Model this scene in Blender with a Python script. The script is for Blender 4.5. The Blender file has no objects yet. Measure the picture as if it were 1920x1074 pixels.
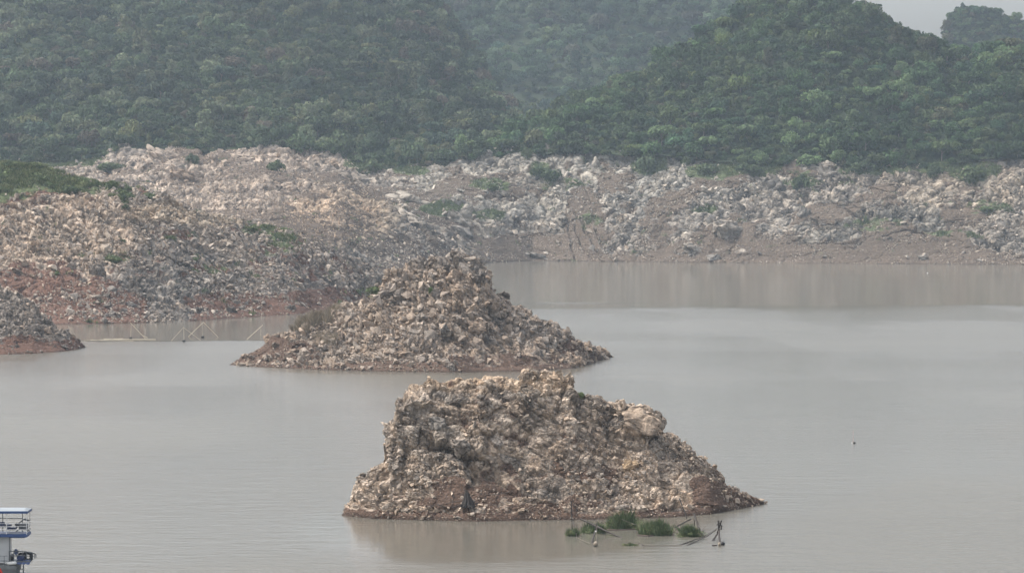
import bpy, bmesh, math, random
import numpy as np
from mathutils import Vector, Matrix

SC = bpy.context.scene
COL = SC.collection
random.seed(7)
RNG = np.random.default_rng(7)

# ------------------------------------------------------------------ camera
F = 6000.0                       # focal length in pixels of the 1920 px wide photograph
CAMH = 32.0
TH = math.atan(207.0 / F)
cam_d = bpy.data.cameras.new('camera')
cam = bpy.data.objects.new('camera', cam_d)
COL.objects.link(cam)
cam.location = (0, 0, CAMH)
cam.rotation_euler = (math.pi / 2 - TH, 0, 0)
cam_d.sensor_width = 36.0
cam_d.lens = 36.0 * F / 1920.0
cam_d.clip_start = 1.0
cam_d.clip_end = 20000.0
SC.camera = cam

# ------------------------------------------------------------------ sky, sun, exposure
SUN_EL, SUN_AZ = math.radians(55), math.radians(-78)   # azimuth measured from +Y towards +X
world = bpy.data.worlds.new("World")
SC.world = world
world.use_nodes = True
wn, wl = world.node_tree.nodes, world.node_tree.links
wn.clear()
sky = wn.new('ShaderNodeTexSky')
sky.sky_type = 'NISHITA'
sky.sun_disc = False
sky.sun_elevation = SUN_EL
sky.sun_rotation = SUN_AZ
sky.air_density = 1.0
sky.dust_density = 5.0
sky.ozone_density = 1.0
hs = wn.new('ShaderNodeHueSaturation')
hs.inputs['Saturation'].default_value = 0.38
bg = wn.new('ShaderNodeBackground')
bg.inputs['Strength'].default_value = 0.15
wo = wn.new('ShaderNodeOutputWorld')
wl.new(sky.outputs[0], hs.inputs['Color'])
wl.new(hs.outputs[0], bg.inputs['Color'])
wl.new(bg.outputs[0], wo.inputs['Surface'])

sun_d = bpy.data.lights.new('sun', 'SUN')
sun_d.energy = 1.2
sun_d.angle = math.radians(12)
sun_d.color = (1.0, 0.94, 0.86)
sun = bpy.data.objects.new('sun', sun_d)
COL.objects.link(sun)
sdir = Vector((math.sin(SUN_AZ) * math.cos(SUN_EL), math.cos(SUN_AZ) * math.cos(SUN_EL), math.sin(SUN_EL)))
sun.rotation_euler = sdir.to_track_quat('Z', 'Y').to_euler()
sun.location = (-60, 100, 200)

SC.view_settings.view_transform = 'Standard'
SC.view_settings.look = 'None'
SC.view_settings.gamma = 1.0
SC.view_settings.use_curve_mapping = False
SC.view_settings.exposure = 1.03
SC.render.engine = 'CYCLES'
SC.cycles.use_denoising = True
SC.cycles.max_bounces = 6
SC.cycles.diffuse_bounces = 3
SC.cycles.glossy_bounces = 2
SC.cycles.volume_bounces = 1
SC.cycles.transparent_max_bounces = 4

HAZE_DENSITY = 0.000092

# ------------------------------------------------------------------ photograph pixel -> point in the place
CT, ST = math.cos(TH), math.sin(TH)


def PW(x, y, D):
    """pixel x, y (1920 x 1074) at distance D along +Y"""
    x, y, D = np.broadcast_arrays(np.asarray(x, float), np.asarray(y, float), np.asarray(D, float))
    a = (x - 960.0) / F
    b = (537.0 - y) / F
    t = D / (b * ST + CT)
    return np.stack([a * t, D, CAMH + t * (b * CT - ST)], -1)


def DW(y, z=0.0):
    """distance at which the ray through row y meets height z"""
    b = (537.0 - np.asarray(y, float)) / F
    t = (CAMH - z) / (ST - b * CT)
    return t * (b * ST + CT)


def PIX(p):
    p = np.asarray(p, float)
    x, y, z = p[..., 0], p[..., 1], p[..., 2] - CAMH
    d = y * CT - z * ST
    u = y * ST + z * CT
    return 960.0 + F * x / d, 537.0 - F * u / d


def GP(x, y, z=0.0):
    """point at height z under pixel x, y"""
    return Vector(PW(x, y, DW(y, z)))


def poly(pts):
    xs = [p[0] for p in pts]
    ys = [p[1] for p in pts]
    return lambda x: np.interp(x, xs, ys)


# ------------------------------------------------------------------ numpy noise
def _h(i, j, k, s):
    i = i.astype(np.int64).astype(np.uint64)
    j = j.astype(np.int64).astype(np.uint64)
    k = k.astype(np.int64).astype(np.uint64)
    n = (i * np.uint64(73856093)) ^ (j * np.uint64(19349663)) ^ (k * np.uint64(83492791)) ^ np.uint64(s * 2654435761 % (1 << 32))
    n &= np.uint64(0xFFFFFFFF)
    n = ((n ^ (n >> np.uint64(16))) * np.uint64(0x45d9f3b)) & np.uint64(0xFFFFFFFF)
    n = ((n ^ (n >> np.uint64(16))) * np.uint64(0x45d9f3b)) & np.uint64(0xFFFFFFFF)
    n = n ^ (n >> np.uint64(16))
    return (n & np.uint64(0xFFFFFF)).astype(np.float32) / np.float32(0xFFFFFF)


def vnoise(p, s=0):
    f = np.floor(p)
    t = (p - f).astype(np.float32)
    t = t * t * (3 - 2 * t)
    i, j, k = f[..., 0], f[..., 1], f[..., 2]
    r = 0
    for a in (0, 1):
        wa = t[..., 0] if a else 1 - t[..., 0]
        for b in (0, 1):
            wb = t[..., 1] if b else 1 - t[..., 1]
            for c in (0, 1):
                wc = t[..., 2] if c else 1 - t[..., 2]
                r = r + wa * wb * wc * _h(i + a, j + b, k + c, s)
    return r


def fbm(p, s=0, o=4, g=0.5):
    r, a, t = 0, 1.0, 0.0
    for k in range(o):
        r = r + a * vnoise(p * (2.03 ** k) + 17.3 * k, s + k)
        t += a
        a *= g
    return r / t


def voro(p, s=0):
    """F1, F2, cell randoms (3), offset from the cell centre"""
    n = p.shape[0]
    base = np.floor(p - 0.5)
    f1 = np.full(n, 9.0, np.float32)
    f2 = np.full(n, 9.0, np.float32)
    rid = np.zeros((n, 3), np.float32)
    off = np.zeros((n, 3), np.float32)
    for a in (0, 1):
        for b in (0, 1):
            for c in (0, 1):
                ci, cj, ck = base[:, 0] + a, base[:, 1] + b, base[:, 2] + c
                r = np.stack([_h(ci, cj, ck, s), _h(ci, cj, ck, s + 11), _h(ci, cj, ck, s + 23)], -1)
                v = (p - (np.stack([ci, cj, ck], -1) + 0.12 + 0.76 * r)).astype(np.float32)
                d = np.sqrt((v * v).sum(-1))
                m = d < f1
                f2 = np.where(m, f1, np.minimum(f2, d))
                f1 = np.where(m, d, f1)
                rid[m] = r[m]
                off[m] = v[m]
    return f1, f2, rid, off


def rot3(ax, ang):
    return np.array(Matrix.Rotation(ang, 3, Vector(ax)))


def blocks(P, size, seed, stretch=(1, 1, 1), R=None, warp=0.35, tilt=1.4, dome=0.7):
    """fractured blocks: signed height (about -1..1), closeness to a crack 0..1 (0 = crack), cell randoms"""
    q = P @ (R.T if R is not None else np.eye(3)) / (size * np.array(stretch))
    if warp:
        w = np.stack([vnoise(q * 1.3 + 5, seed + 61), vnoise(q * 1.3 + 31, seed + 62), vnoise(q * 1.3 + 57, seed + 63)], -1) - 0.5
        q = q + w * warp * 2
    f1, f2, r, off = voro(q, seed)
    nr = (np.roll(r, 1, axis=1) - 0.5)
    h = (r[:, 0] - 0.5) * 0.8 + (off * nr).sum(-1) * tilt + (0.45 - f1) * dome
    crack = np.clip((f2 - f1) / 0.22, 0, 1)
    return h, crack, r


def smooth(a, e0, e1):
    t = np.clip((a - e0) / (e1 - e0), 0, 1)
    return t * t * (3 - 2 * t)


def ell(X, Y, items):
    """soft ellipses in (x, y): items of (x, y, rx, ry, strength)"""
    m = np.zeros_like(X)
    for x, y, rx, ry, s in items:
        d = ((X - x) / rx) ** 2 + ((Y - y) / ry) ** 2
        m = np.maximum(m, s * (1 - smooth(d, 0.45, 1.35)))
    return m


# ------------------------------------------------------------------ materials
def mat_new(name):
    m = bpy.data.materials.new(name)
    m.use_nodes = True
    nt = m.node_tree
    b = nt.nodes['Principled BSDF']
    return m, nt, b


def plain(name, col, rough=0.6, metal=0.0, var=0.12, scale=3.0, spec=0.4):
    m, nt, b = mat_new(name)
    n = nt.nodes.new('ShaderNodeTexNoise')
    n.inputs['Scale'].default_value = scale
    n.inputs['Detail'].default_value = 5
    tc = nt.nodes.new('ShaderNodeTexCoord')
    nt.links.new(tc.outputs['Object'], n.inputs['Vector'])
    r = nt.nodes.new('ShaderNodeMapRange')
    r.inputs['To Min'].default_value = 1 - var * 2
    r.inputs['To Max'].default_value = 1 + var
    nt.links.new(n.outputs['Fac'], r.inputs['Value'])
    mx = nt.nodes.new('ShaderNodeMix')
    mx.data_type = 'RGBA'
    mx.blend_type = 'MULTIPLY'
    mx.inputs['Factor'].default_value = 1
    mx.inputs['A'].default_value = (*col, 1)
    nt.links.new(r.outputs[0], mx.inputs['B'])
    nt.links.new(mx.outputs['Result'], b.inputs['Base Color'])
    b.inputs['Roughness'].default_value = rough
    b.inputs['Metallic'].default_value = metal
    b.inputs['Specular IOR Level'].default_value = spec
    return m


def ground_mat(name, nscale, bump, bdist, rough=0.92, objcol=False, lo=0.72, hi=1.3):
    """vertex colour of the surface itself, broken up by fine procedural mottling and bump"""
    m, nt, b = mat_new(name)
    N, L = nt.nodes, nt.links
    at = N.new('ShaderNodeAttribute')
    at.attribute_name = 'col'
    g = N.new('ShaderNodeNewGeometry')
    n1 = N.new('ShaderNodeTexNoise')
    n1.inputs['Scale'].default_value = nscale
    n1.inputs['Detail'].default_value = 6
    n1.inputs['Roughness'].default_value = 0.65
    L.new(g.outputs['Position'], n1.inputs['Vector'])
    mr = N.new('ShaderNodeMapRange')
    mr.inputs['From Min'].default_value = 0.3
    mr.inputs['From Max'].default_value = 0.7
    mr.inputs['To Min'].default_value = lo
    mr.inputs['To Max'].default_value = hi
    L.new(n1.outputs['Fac'], mr.inputs['Value'])
    mx = N.new('ShaderNodeMix')
    mx.data_type = 'RGBA'
    mx.blend_type = 'MULTIPLY'
    mx.inputs['Factor'].default_value = 1
    L.new(at.outputs['Color'], mx.inputs['A'])
    L.new(mr.outputs[0], mx.inputs['B'])
    out = mx.outputs['Result']
    if objcol:
        oi = N.new('ShaderNodeObjectInfo')
        m2 = N.new('ShaderNodeMix')
        m2.data_type = 'RGBA'
        m2.blend_type = 'MULTIPLY'
        m2.inputs['Factor'].default_value = 1
        L.new(out, m2.inputs['A'])
        L.new(oi.outputs['Color'], m2.inputs['B'])
        out = m2.outputs['Result']
    L.new(out, b.inputs['Base Color'])
    b.inputs['Roughness'].default_value = rough
    b.inputs['Specular IOR Level'].default_value = 0.2
    if bump:
        v = N.new('ShaderNodeTexVoronoi')
        v.feature = 'DISTANCE_TO_EDGE'
        v.inputs['Scale'].default_value = nscale * 0.9
        L.new(g.outputs['Position'], v.inputs['Vector'])
        vr = N.new('ShaderNodeMapRange')
        vr.inputs['From Max'].default_value = 0.12
        L.new(v.outputs['Distance'], vr.inputs['Value'])
        ad = N.new('ShaderNodeMath')
        ad.operation = 'MULTIPLY_ADD'
        ad.inputs[1].default_value = 0.35
        L.new(vr.outputs[0], ad.inputs[0])
        L.new(n1.outputs['Fac'], ad.inputs[2])
        bp = N.new('ShaderNodeBump')
        bp.inputs['Strength'].default_value = bump
        bp.inputs['Distance'].default_value = bdist
        L.new(ad.outputs[0], bp.inputs['Height'])
        L.new(bp.outputs[0], b.inputs['Normal'])
    return m


M_NEAR = ground_mat('near rock and soil', 3.2, 1.0, 0.16, lo=0.55, hi=1.45)
M_MID = ground_mat('middle rock and soil', 1.3, 0.8, 0.25)
M_FAR = ground_mat('far rock and soil', 1.0, 0.9, 0.4, lo=0.66, hi=1.34)
M_ROCK = ground_mat('loose limestone', 3.2, 0.9, 0.12, objcol=True, lo=0.62, hi=1.35)
M_ROCKFAR = ground_mat('distant loose limestone', 0.9, 0.6, 0.3, objcol=True)
M_LEAF = ground_mat('leaves', 0.35, 0, 0, rough=0.75, objcol=True, lo=0.8, hi=1.2)
M_GRASS = ground_mat('grass blades', 1.2, 0, 0, rough=0.8, objcol=True, lo=0.8, hi=1.2)
M_BARK = plain('pale bark', (0.20, 0.17, 0.14), 0.9)


# ------------------------------------------------------------------ object helpers
def tag(o, label=None, cat=None, group=None, kind=None):
    if label:
        o['label'] = label
    if cat:
        o['category'] = cat
    if group:
        o['group'] = group
    if kind:
        o['kind'] = kind
    return o


def empty(name, loc):
    o = bpy.data.objects.new(name, None)
    o.location = loc
    o.empty_display_size = 0.2
    COL.objects.link(o)
    return o


def np_mesh(name, verts, faces, cols=None, mat=None, smooth_shade=False):
    me = bpy.data.meshes.new(name)
    verts = np.ascontiguousarray(verts, np.float32)
    faces = np.ascontiguousarray(faces, np.int32)
    k = faces.shape[1]
    me.vertices.add(len(verts))
    me.vertices.foreach_set('co', verts.ravel())
    me.loops.add(faces.size)
    me.loops.foreach_set('vertex_index', faces.ravel())
    me.polygons.add(len(faces))
    me.polygons.foreach_set('loop_start', np.arange(0, faces.size, k, dtype=np.int32))
    me.polygons.foreach_set('loop_total', np.full(len(faces), k, np.int32))
    if cols is not None:
        a = me.color_attributes.new('col', 'FLOAT_COLOR', 'POINT')
        c = np.ones((len(verts), 4), np.float32)
        c[:, :3] = cols
        a.data.foreach_set('color', c.ravel())
    me.update(calc_edges=True)
    me.polygons.foreach_set('use_smooth', np.full(len(faces), smooth_shade, bool))
    if mat:
        me.materials.append(mat)
    return me


def link_mesh(name, me, parent=None, loc=None):
    o = bpy.data.objects.new(name, me)
    COL.objects.link(o)
    if loc is not None:
        o.location = loc
    if parent:
        o.parent = parent
    return o


class MB:
    """collects boxes and tubes and links them as one mesh"""

    def __init__(self):
        self.bm = bmesh.new()

    def box(self, c, s, rz=0.0, rx=0.0, bev=0.0):
        r = bmesh.ops.create_cube(self.bm, size=1)
        M = Matrix.Translation(c) @ Matrix.Rotation(rz, 4, 'Z') @ Matrix.Rotation(rx, 4, 'X') @ Matrix.Diagonal((*s, 1))
        bmesh.ops.transform(self.bm, matrix=M, verts=r['verts'])
        if bev:
            ed = list({e for v in r['verts'] for e in v.link_edges})
            bmesh.ops.bevel(self.bm, geom=ed, offset=bev, segments=2, affect='EDGES')
        return self

    def tube(self, pts, r0, r1=None, seg=6):
        pts = [Vector(p) for p in pts]
        r1 = r0 if r1 is None else r1
        rings = []
        for i, p in enumerate(pts):
            d = (pts[min(i + 1, len(pts) - 1)] - pts[max(i - 1, 0)]).normalized()
            a = d.orthogonal().normalized()
            b = d.cross(a)
            r = r0 + (r1 - r0) * i / max(1, len(pts) - 1)
            rings.append([self.bm.verts.new(p + (a * math.cos(t) + b * math.sin(t)) * r) for t in [2 * math.pi * k / seg for k in range(seg)]])
        for i in range(len(rings) - 1):
            for k in range(seg):
                self.bm.faces.new((rings[i][k], rings[i][(k + 1) % seg], rings[i + 1][(k + 1) % seg], rings[i + 1][k]))
        self.bm.faces.new(list(reversed(rings[0])))
        self.bm.faces.new(rings[-1])
        return self

    def lump(self, c, s, seed=0, sub=2, amp=0.15):
        rr = random.Random(seed)
        r = bmesh.ops.create_icosphere(self.bm, subdivisions=sub, radius=1)
        for v in r['verts']:
            v.co = v.co * (1 + amp * (rr.random() - 0.5) * 2)
            v.co = Vector((v.co.x * s[0], v.co.y * s[1], v.co.z * s[2])) + Vector(c)
        return self

    def torus(self, c, R, r, axis='Y', seg=14, seg2=7):
        Q = {'X': Matrix.Rotation(math.pi / 2, 3, 'Y'), 'Y': Matrix.Rotation(math.pi / 2, 3, 'X'), 'Z': Matrix.Identity(3)}[axis]
        g = []
        for i in range(seg):
            a = 2 * math.pi * i / seg
            g.append([self.bm.verts.new(Q @ Vector(((R + r * math.cos(b)) * math.cos(a), (R + r * math.cos(b)) * math.sin(a), r * math.sin(b))) + Vector(c)) for b in [2 * math.pi * j / seg2 for j in range(seg2)]])
        for i in range(seg):
            for j in range(seg2):
                self.bm.faces.new((g[i][j], g[(i + 1) % seg][j], g[(i + 1) % seg][(j + 1) % seg2], g[i][(j + 1) % seg2]))
        return self

    def build(self, name, mat, parent=None, origin=None, shade=False):
        o_ = Vector(origin) if origin is not None else (Vector(parent.matrix_world.translation) if parent is not None and parent.parent is None and False else None)
        if parent is not None and origin is None:
            q = parent
            tot = Vector((0, 0, 0))
            while q is not None:
                tot += Vector(q.location)
                q = q.parent
            o_ = tot
        if o_ is not None:
            bmesh.ops.translate(self.bm, verts=self.bm.verts, vec=-o_)
        bmesh.ops.recalc_face_normals(self.bm, faces=self.bm.faces)
        me = bpy.data.meshes.new(name)
        self.bm.to_mesh(me)
        self.bm.free()
        if shade:
            me.polygons.foreach_set('use_smooth', np.ones(len(me.polygons), bool))
        me.materials.append(mat)
        o = link_mesh(name, me, parent)
        if parent is None and o_ is not None:
            o.location = o_
        return o


# ------------------------------------------------------------------ terrain lofts
PAL = {
    'tan': (0.375, 0.312, 0.255), 'grey': (0.275, 0.255, 0.235), 'pale': (0.46, 0.41, 0.36),
    'dark': (0.17, 0.152, 0.135), 'ochre': (0.38, 0.295, 0.205), 'blue': (0.235, 0.23, 0.225),
}
PAL = {k: (v[0] * 0.86, v[1] * 0.82, v[2] * 0.77) for k, v in PAL.items()}
SOIL = np.array((0.112, 0.075, 0.056), np.float32)
SOILFAR = np.array((0.120, 0.093, 0.071), np.float32)
GREEN = np.array((0.092, 0.112, 0.054), np.float32)


def zone_tint(which, X, Y):
    """colour of the limestone, which differs along each bank"""
    t = np.ones(X.shape + (3,))

    def add(x, y, rx, ry, c):
        m = ell(X, Y, [(x, y, rx, ry, 1.0)])[..., None]
        t[...] = t * (1 - m) + t * np.array(c) * m
    if which == 1:
        t *= np.array((1.24, 1.21, 1.18))
        add(1290, 930, 90, 60, (1.12, 1.12, 1.12))
        add(960, 715, 230, 22, (1.08, 1.04, 0.98))
        add(800, 790, 70, 60, (0.82, 0.85, 0.88))
    elif which == 2:
        t *= np.array((1.06, 1.02, 0.99))
        add(840, 490, 90, 22, (0.78, 0.82, 0.86))
        add(1010, 610, 90, 50, (0.88, 0.91, 0.95))
    elif which == 3:
        add(90, 450, 210, 110, (1.2, 1.15, 1.1))
        add(380, 400, 150, 26, (1.2, 1.15, 1.06))
        add(330, 530, 150, 70, (0.88, 0.90, 0.92))
        add(620, 500, 130, 60, (0.96, 0.96, 0.97))
    elif which == 4:
        t *= np.array((1.0, 0.97, 0.95))
    elif which == 5:
        add(430, 370, 330, 110, (1.03, 0.96, 0.92))
        add(640, 410, 110, 60, (1.08, 1.02, 0.93))
        add(1020, 330, 420, 90, (1.02, 1.06, 1.08))
        t *= np.array((0.92, 0.94, 0.94))
        add(1640, 430, 170, 60, (0.84, 0.86, 0.86))
        add(1800, 350, 160, 50, (0.96, 0.93, 0.88))
    return t


class Loft:
    def __init__(self, x0, x1, step, rows, vstep, sm=2):
        xs = np.arange(x0, x1 + 0.001, step)
        pts = [r(xs) for r in rows]          # each (nx, 3)
        segs = []
        for a, b in zip(pts[:-1], pts[1:]):
            d = np.linalg.norm(b - a, axis=1)
            n = int(max(2, round(np.percentile(d, 80) / vstep)))
            t = np.linspace(0, 1, n, endpoint=False)
            segs.append(a[None] + (b - a)[None] * t[:, None, None])
        segs.append(pts[-1][None])
        G = np.concatenate(segs, 0)          # (nv, nx, 3)
        for _ in range(sm):
            H = G.copy()
            H[1:-1] = (G[:-2] + 2 * G[1:-1] + G[2:]) / 4
            G = H
            H = G.copy()
            H[:, 1:-1] = (G[:, :-2] + 2 * G[:, 1:-1] + G[:, 2:]) / 4
            G = H
        self.G = G
        self.shape = G.shape[:2]
        self.recalc()

    def recalc(self):
        G = self.G
        du = np.gradient(G, axis=1)
        dv = np.gradient(G, axis=0)
        n = np.cross(du, dv)
        l = np.linalg.norm(n, axis=-1, keepdims=True)
        self.area = l[..., 0]
        n = n / np.maximum(l, 1e-9)
        self.N = n
        self.px, self.py = PIX(G)

    def smoothN(self, k=3):
        n = self.N
        for _ in range(k):
            p = np.pad(n, ((1, 1), (1, 1), (0, 0)), 'edge')
            n = (p[:-2, 1:-1] + p[2:, 1:-1] + p[1:-1, :-2] + p[1:-1, 2:] + p[1:-1, 1:-1])
            n /= np.maximum(np.linalg.norm(n, axis=-1, keepdims=True), 1e-9)
        return n

    def mesh(self, name, cols, mat, sm=False):
        nv, nx = self.shape
        idx = np.arange(nv * nx).reshape(nv, nx)
        f = np.stack([idx[:-1, :-1], idx[:-1, 1:], idx[1:, 1:], idx[1:, :-1]], -1).reshape(-1, 4)
        me = np_mesh(name, self.G.reshape(-1, 3), f, cols.reshape(-1, 3), mat, sm)
        return link_mesh(name, me)


def row_w(yf, z=0.0, dd=0.0):
    """row lying at height z below the pixel row yf(x), pushed dd further off"""
    def f(xs):
        D = DW(yf(xs), 0.0) + dd
        x = (xs - 960) / F * D * 1.0
        p = PW(xs, yf(xs), D)
        p[:, 2] = z
        return p
    return f


def row_y(yf, Df):
    return lambda xs: PW(xs, yf(xs), Df(xs))


def row_z(zf, Df):
    def f(xs):
        D = Df(xs)
        p = PW(xs, np.full_like(xs, 500.0), D)
        p[:, 2] = zf(xs)
        return p
    return f


def rock_surface(L, layers, soil, seed, palette, zfade=0.6, big=None, warm=None, bed=None, soilcol=SOIL, green=None, soilamp=0.12, soilrough=0.0, patchy=None, tilt=1.4, dome=0.7, stretch=(1.5, 1.0, 0.8), zone=0):
    """displace a loft with layers of fractured blocks; returns colours"""
    nv, nx = L.shape
    P = L.G.reshape(-1, 3)
    N = L.smoothN(4).reshape(-1, 3)
    soil = soil.reshape(-1)
    if patchy:
        soil = np.clip(soil + patchy[1] * smooth(fbm(P / patchy[0], seed + 301, 4), 0.47, 0.62), 0, 1)
    fade = smooth(P[:, 2], -0.4, zfade)
    amp = (soilamp + (1 - soilamp) * (1 - soil)) * (0.25 + 0.75 * fade)
    disp = np.zeros(len(P), np.float32)
    if big:
        disp += (fbm(P / big[0], seed + 3, 3) - 0.5) * big[1] * 2 * (0.3 + 0.7 * (1 - soil)) * fade
    rid = None
    for k, (size, a, cr) in enumerate(layers):
        h, c, r = blocks(P + 40, size, seed + 7 * k, stretch, bed, tilt=tilt, dome=dome)
        disp += amp * (a * h - cr * (1 - c))
        if rid is None:
            rid = r
            rc = r
        elif k == 1:
            rc = r
    disp += amp * (fbm(P * 1.6 / layers[-1][0], seed + 91, 2) - 0.5) * layers[-1][1] * 0.8
    if soilrough:
        disp += (fbm(P / 0.5, seed + 5, 3) - 0.5) * soilrough * soil
    # colours of the rock faces, by block
    t = rc[:, 1] * 0.65 + rid[:, 2] * 0.35 + (fbm(P / (layers[0][0] * 2.5), seed + 40, 3) - 0.5) * 0.9
    if warm is not None:
        t = t + warm.reshape(-1)
    stops = np.linspace(0.05, 0.95, len(palette))
    col = np.stack([np.interp(t, stops, [PAL[q][c] for q in palette]) for c in range(3)], -1).astype(np.float32)
    st = fbm(P / (layers[-1][0] * 1.1), seed + 77, 3)
    st2 = fbm(P / (layers[-1][0] * 3.2), seed + 83, 3)
    col *= ((0.58 + 0.66 * smooth(st, 0.34, 0.62)) * (0.78 + 0.4 * smooth(st2, 0.35, 0.62)))[:, None]
    sedge = smooth(soil + (fbm(P / (layers[-1][0] * 2.0), seed + 21, 3) - 0.5) * 0.9, 0.38, 0.6)
    band = vnoise(np.stack([P[:, 0] * 0.01, P[:, 1] * 0.01, P[:, 2] * 2.6 / max(layers[-1][0], 0.5)], -1), seed + 13)
    sc = soilcol * ((0.8 + 0.45 * fbm(P / 2.0, seed + 9, 4)) * (0.84 + 0.32 * band))[:, None]
    col = col * (1 - sedge[:, None]) + sc * sedge[:, None]
    if green is not None:
        g = smooth(green.reshape(-1) + (fbm(P / (layers[-1][0] * 3.0), seed + 33, 4) - 0.5) * 1.7, 0.4, 0.62)[:, None]
        col = col * (1 - g) + GREEN * (0.7 + 0.6 * fbm(P / 1.5, seed + 34, 3))[:, None] * g
    # wet line just above the water
    wet = (1 - smooth(P[:, 2], 0.05, 0.45))[:, None]
    col = col * (1 - 0.45 * wet)
    P = P + N * disp[:, None]
    L.G = P.reshape(nv, nx, 3)
    L.recalc()
    L.soil = sedge.reshape(nv, nx)
    L.cols = col.reshape(nv, nx, 3)
    if zone:
        L.cols = L.cols * (1 + (zone_tint(zone, L.px, L.py) - 1) * (1 - L.soil[..., None] * 0.75))
    L.zone = zone
    return L.cols


# ------------------------------------------------------------------ rocks
def hull_rock(seed, n, sub=0, amp=0.0, sq=(1, 0.8, 0.62)):
    rr = np.random.default_rng(seed)
    p = rr.normal(size=(n, 3))
    p /= np.linalg.norm(p, axis=1, keepdims=True)
    p = np.sign(p) * np.abs(p) ** 0.8
    p *= (0.85 + 0.3 * rr.random((n, 1))) * np.array(sq)
    bm = bmesh.new()
    for v in p:
        bm.verts.new(v)
    r = bmesh.ops.convex_hull(bm, input=bm.verts)
    bmesh.ops.delete(bm, geom=[e for e in r['geom_interior'] if isinstance(e, bmesh.types.BMVert)], context='VERTS')
    if sub:
        bmesh.ops.subdivide_edges(bm, edges=bm.edges, cuts=sub, use_grid_fill=True)
    bmesh.ops.triangulate(bm, faces=bm.faces)
    bmesh.ops.recalc_face_normals(bm, faces=bm.faces)
    bm.verts.index_update()
    V = np.array([v.co[:] for v in bm.verts], np.float32)
    Fa = np.array([[v.index for v in f.verts] for f in bm.faces], np.int32)
    bm.free()
    if amp:
        h, c, _ = blocks(V.astype(float) * 1.0 + 9 * seed, 0.75, seed, warp=0.3)
        n_ = V / np.maximum(np.linalg.norm(V, axis=1, keepdims=True), 1e-6)
        V = V + n_ * ((h - 0.8 * (1 - c)) * amp + (fbm(V * 4.0 + seed, seed, 4) - 0.5) * amp * 1.6)[:, None]
    return V.astype(np.float32), Fa


ROCKS = [hull_rock(100 + k, 9 + k % 4, sq=[(1, 0.8, 0.6), (1, 0.6, 0.5), (1, 0.9, 0.75), (1.15, 0.7, 0.38)][k % 4]) for k in range(14)]
BOULD = [hull_rock(300 + k, 15 + k % 5, sub=7, amp=0.17, sq=[(1, 0.8, 0.7), (1, 0.7, 0.55), (0.95, 0.85, 0.85), (1.1, 0.75, 0.5)][k % 4]) for k in range(10)]


def rand_rot(n, rng, tilt=None):
    """random rotation matrices (n, 3, 3)"""
    q = rng.normal(size=(n, 4))
    if tilt is not None:
        q[:, 0] = 1.0 + 0 * q[:, 0]
        q[:, 1:3] *= tilt
        q[:, 3] *= tilt * 1.5
    q /= np.linalg.norm(q, axis=1, keepdims=True)
    w, x, y, z = q.T
    return np.stack([1 - 2 * (y * y + z * z), 2 * (x * y - z * w), 2 * (x * z + y * w),
                     2 * (x * y + z * w), 1 - 2 * (x * x + z * z), 2 * (y * z - x * w),
                     2 * (x * z - y * w), 2 * (y * z + x * w), 1 - 2 * (x * x + y * y)], -1).reshape(n, 3, 3)


def bake(variants, var, pos, R, S, col, vcols=None):
    """many copies of small meshes as one array mesh"""
    Vs, Fs, Cs, off = [], [], [], 0
    for k, vf in enumerate(variants):
        m = np.where(var == k)[0]
        if len(m) == 0:
            continue
        V, Fa = vf[0], vf[1]
        W = V[None] * S[m][:, None, :]
        W = np.einsum('nij,nvj->nvi', R[m], W) + pos[m][:, None, :]
        nv = V.shape[0]
        f = Fa[None] + (np.arange(len(m)) * nv)[:, None, None] + off
        c = np.repeat(col[m][:, None, :], nv, axis=1)
        if len(vf) > 2:
            c = c * vf[2][None]
        Vs.append(W.reshape(-1, 3).astype(np.float32))
        Fs.append(f.reshape(-1, Fa.shape[1]))
        Cs.append(c.reshape(-1, 3))
        off += len(m) * nv
    return np.concatenate(Vs), np.concatenate(Fs), np.concatenate(Cs)


def sample(L, n, weight, rng, clump=None):
    w = (L.area * weight).ravel()
    if clump:
        w = w * (0.15 + smooth(fbm(L.G.reshape(-1, 3) / clump, 777, 3), 0.40, 0.62))
    w = np.maximum(w, 0)
    w /= w.sum()
    i = rng.choice(len(w), n, p=w)
    nx = L.shape[1]
    r, c = i // nx, i % nx
    r1 = np.clip(r + 1, 0, L.shape[0] - 1)
    c1 = np.clip(c + 1, 0, nx - 1)
    a, b = rng.random((2, n, 1))
    P = L.G[r, c] * (1 - a) * (1 - b) + L.G[r1, c] * a * (1 - b) + L.G[r, c1] * (1 - a) * b + L.G[r1, c1] * a * b
    return P, L.N[r, c], L.cols[r, c], i


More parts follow.
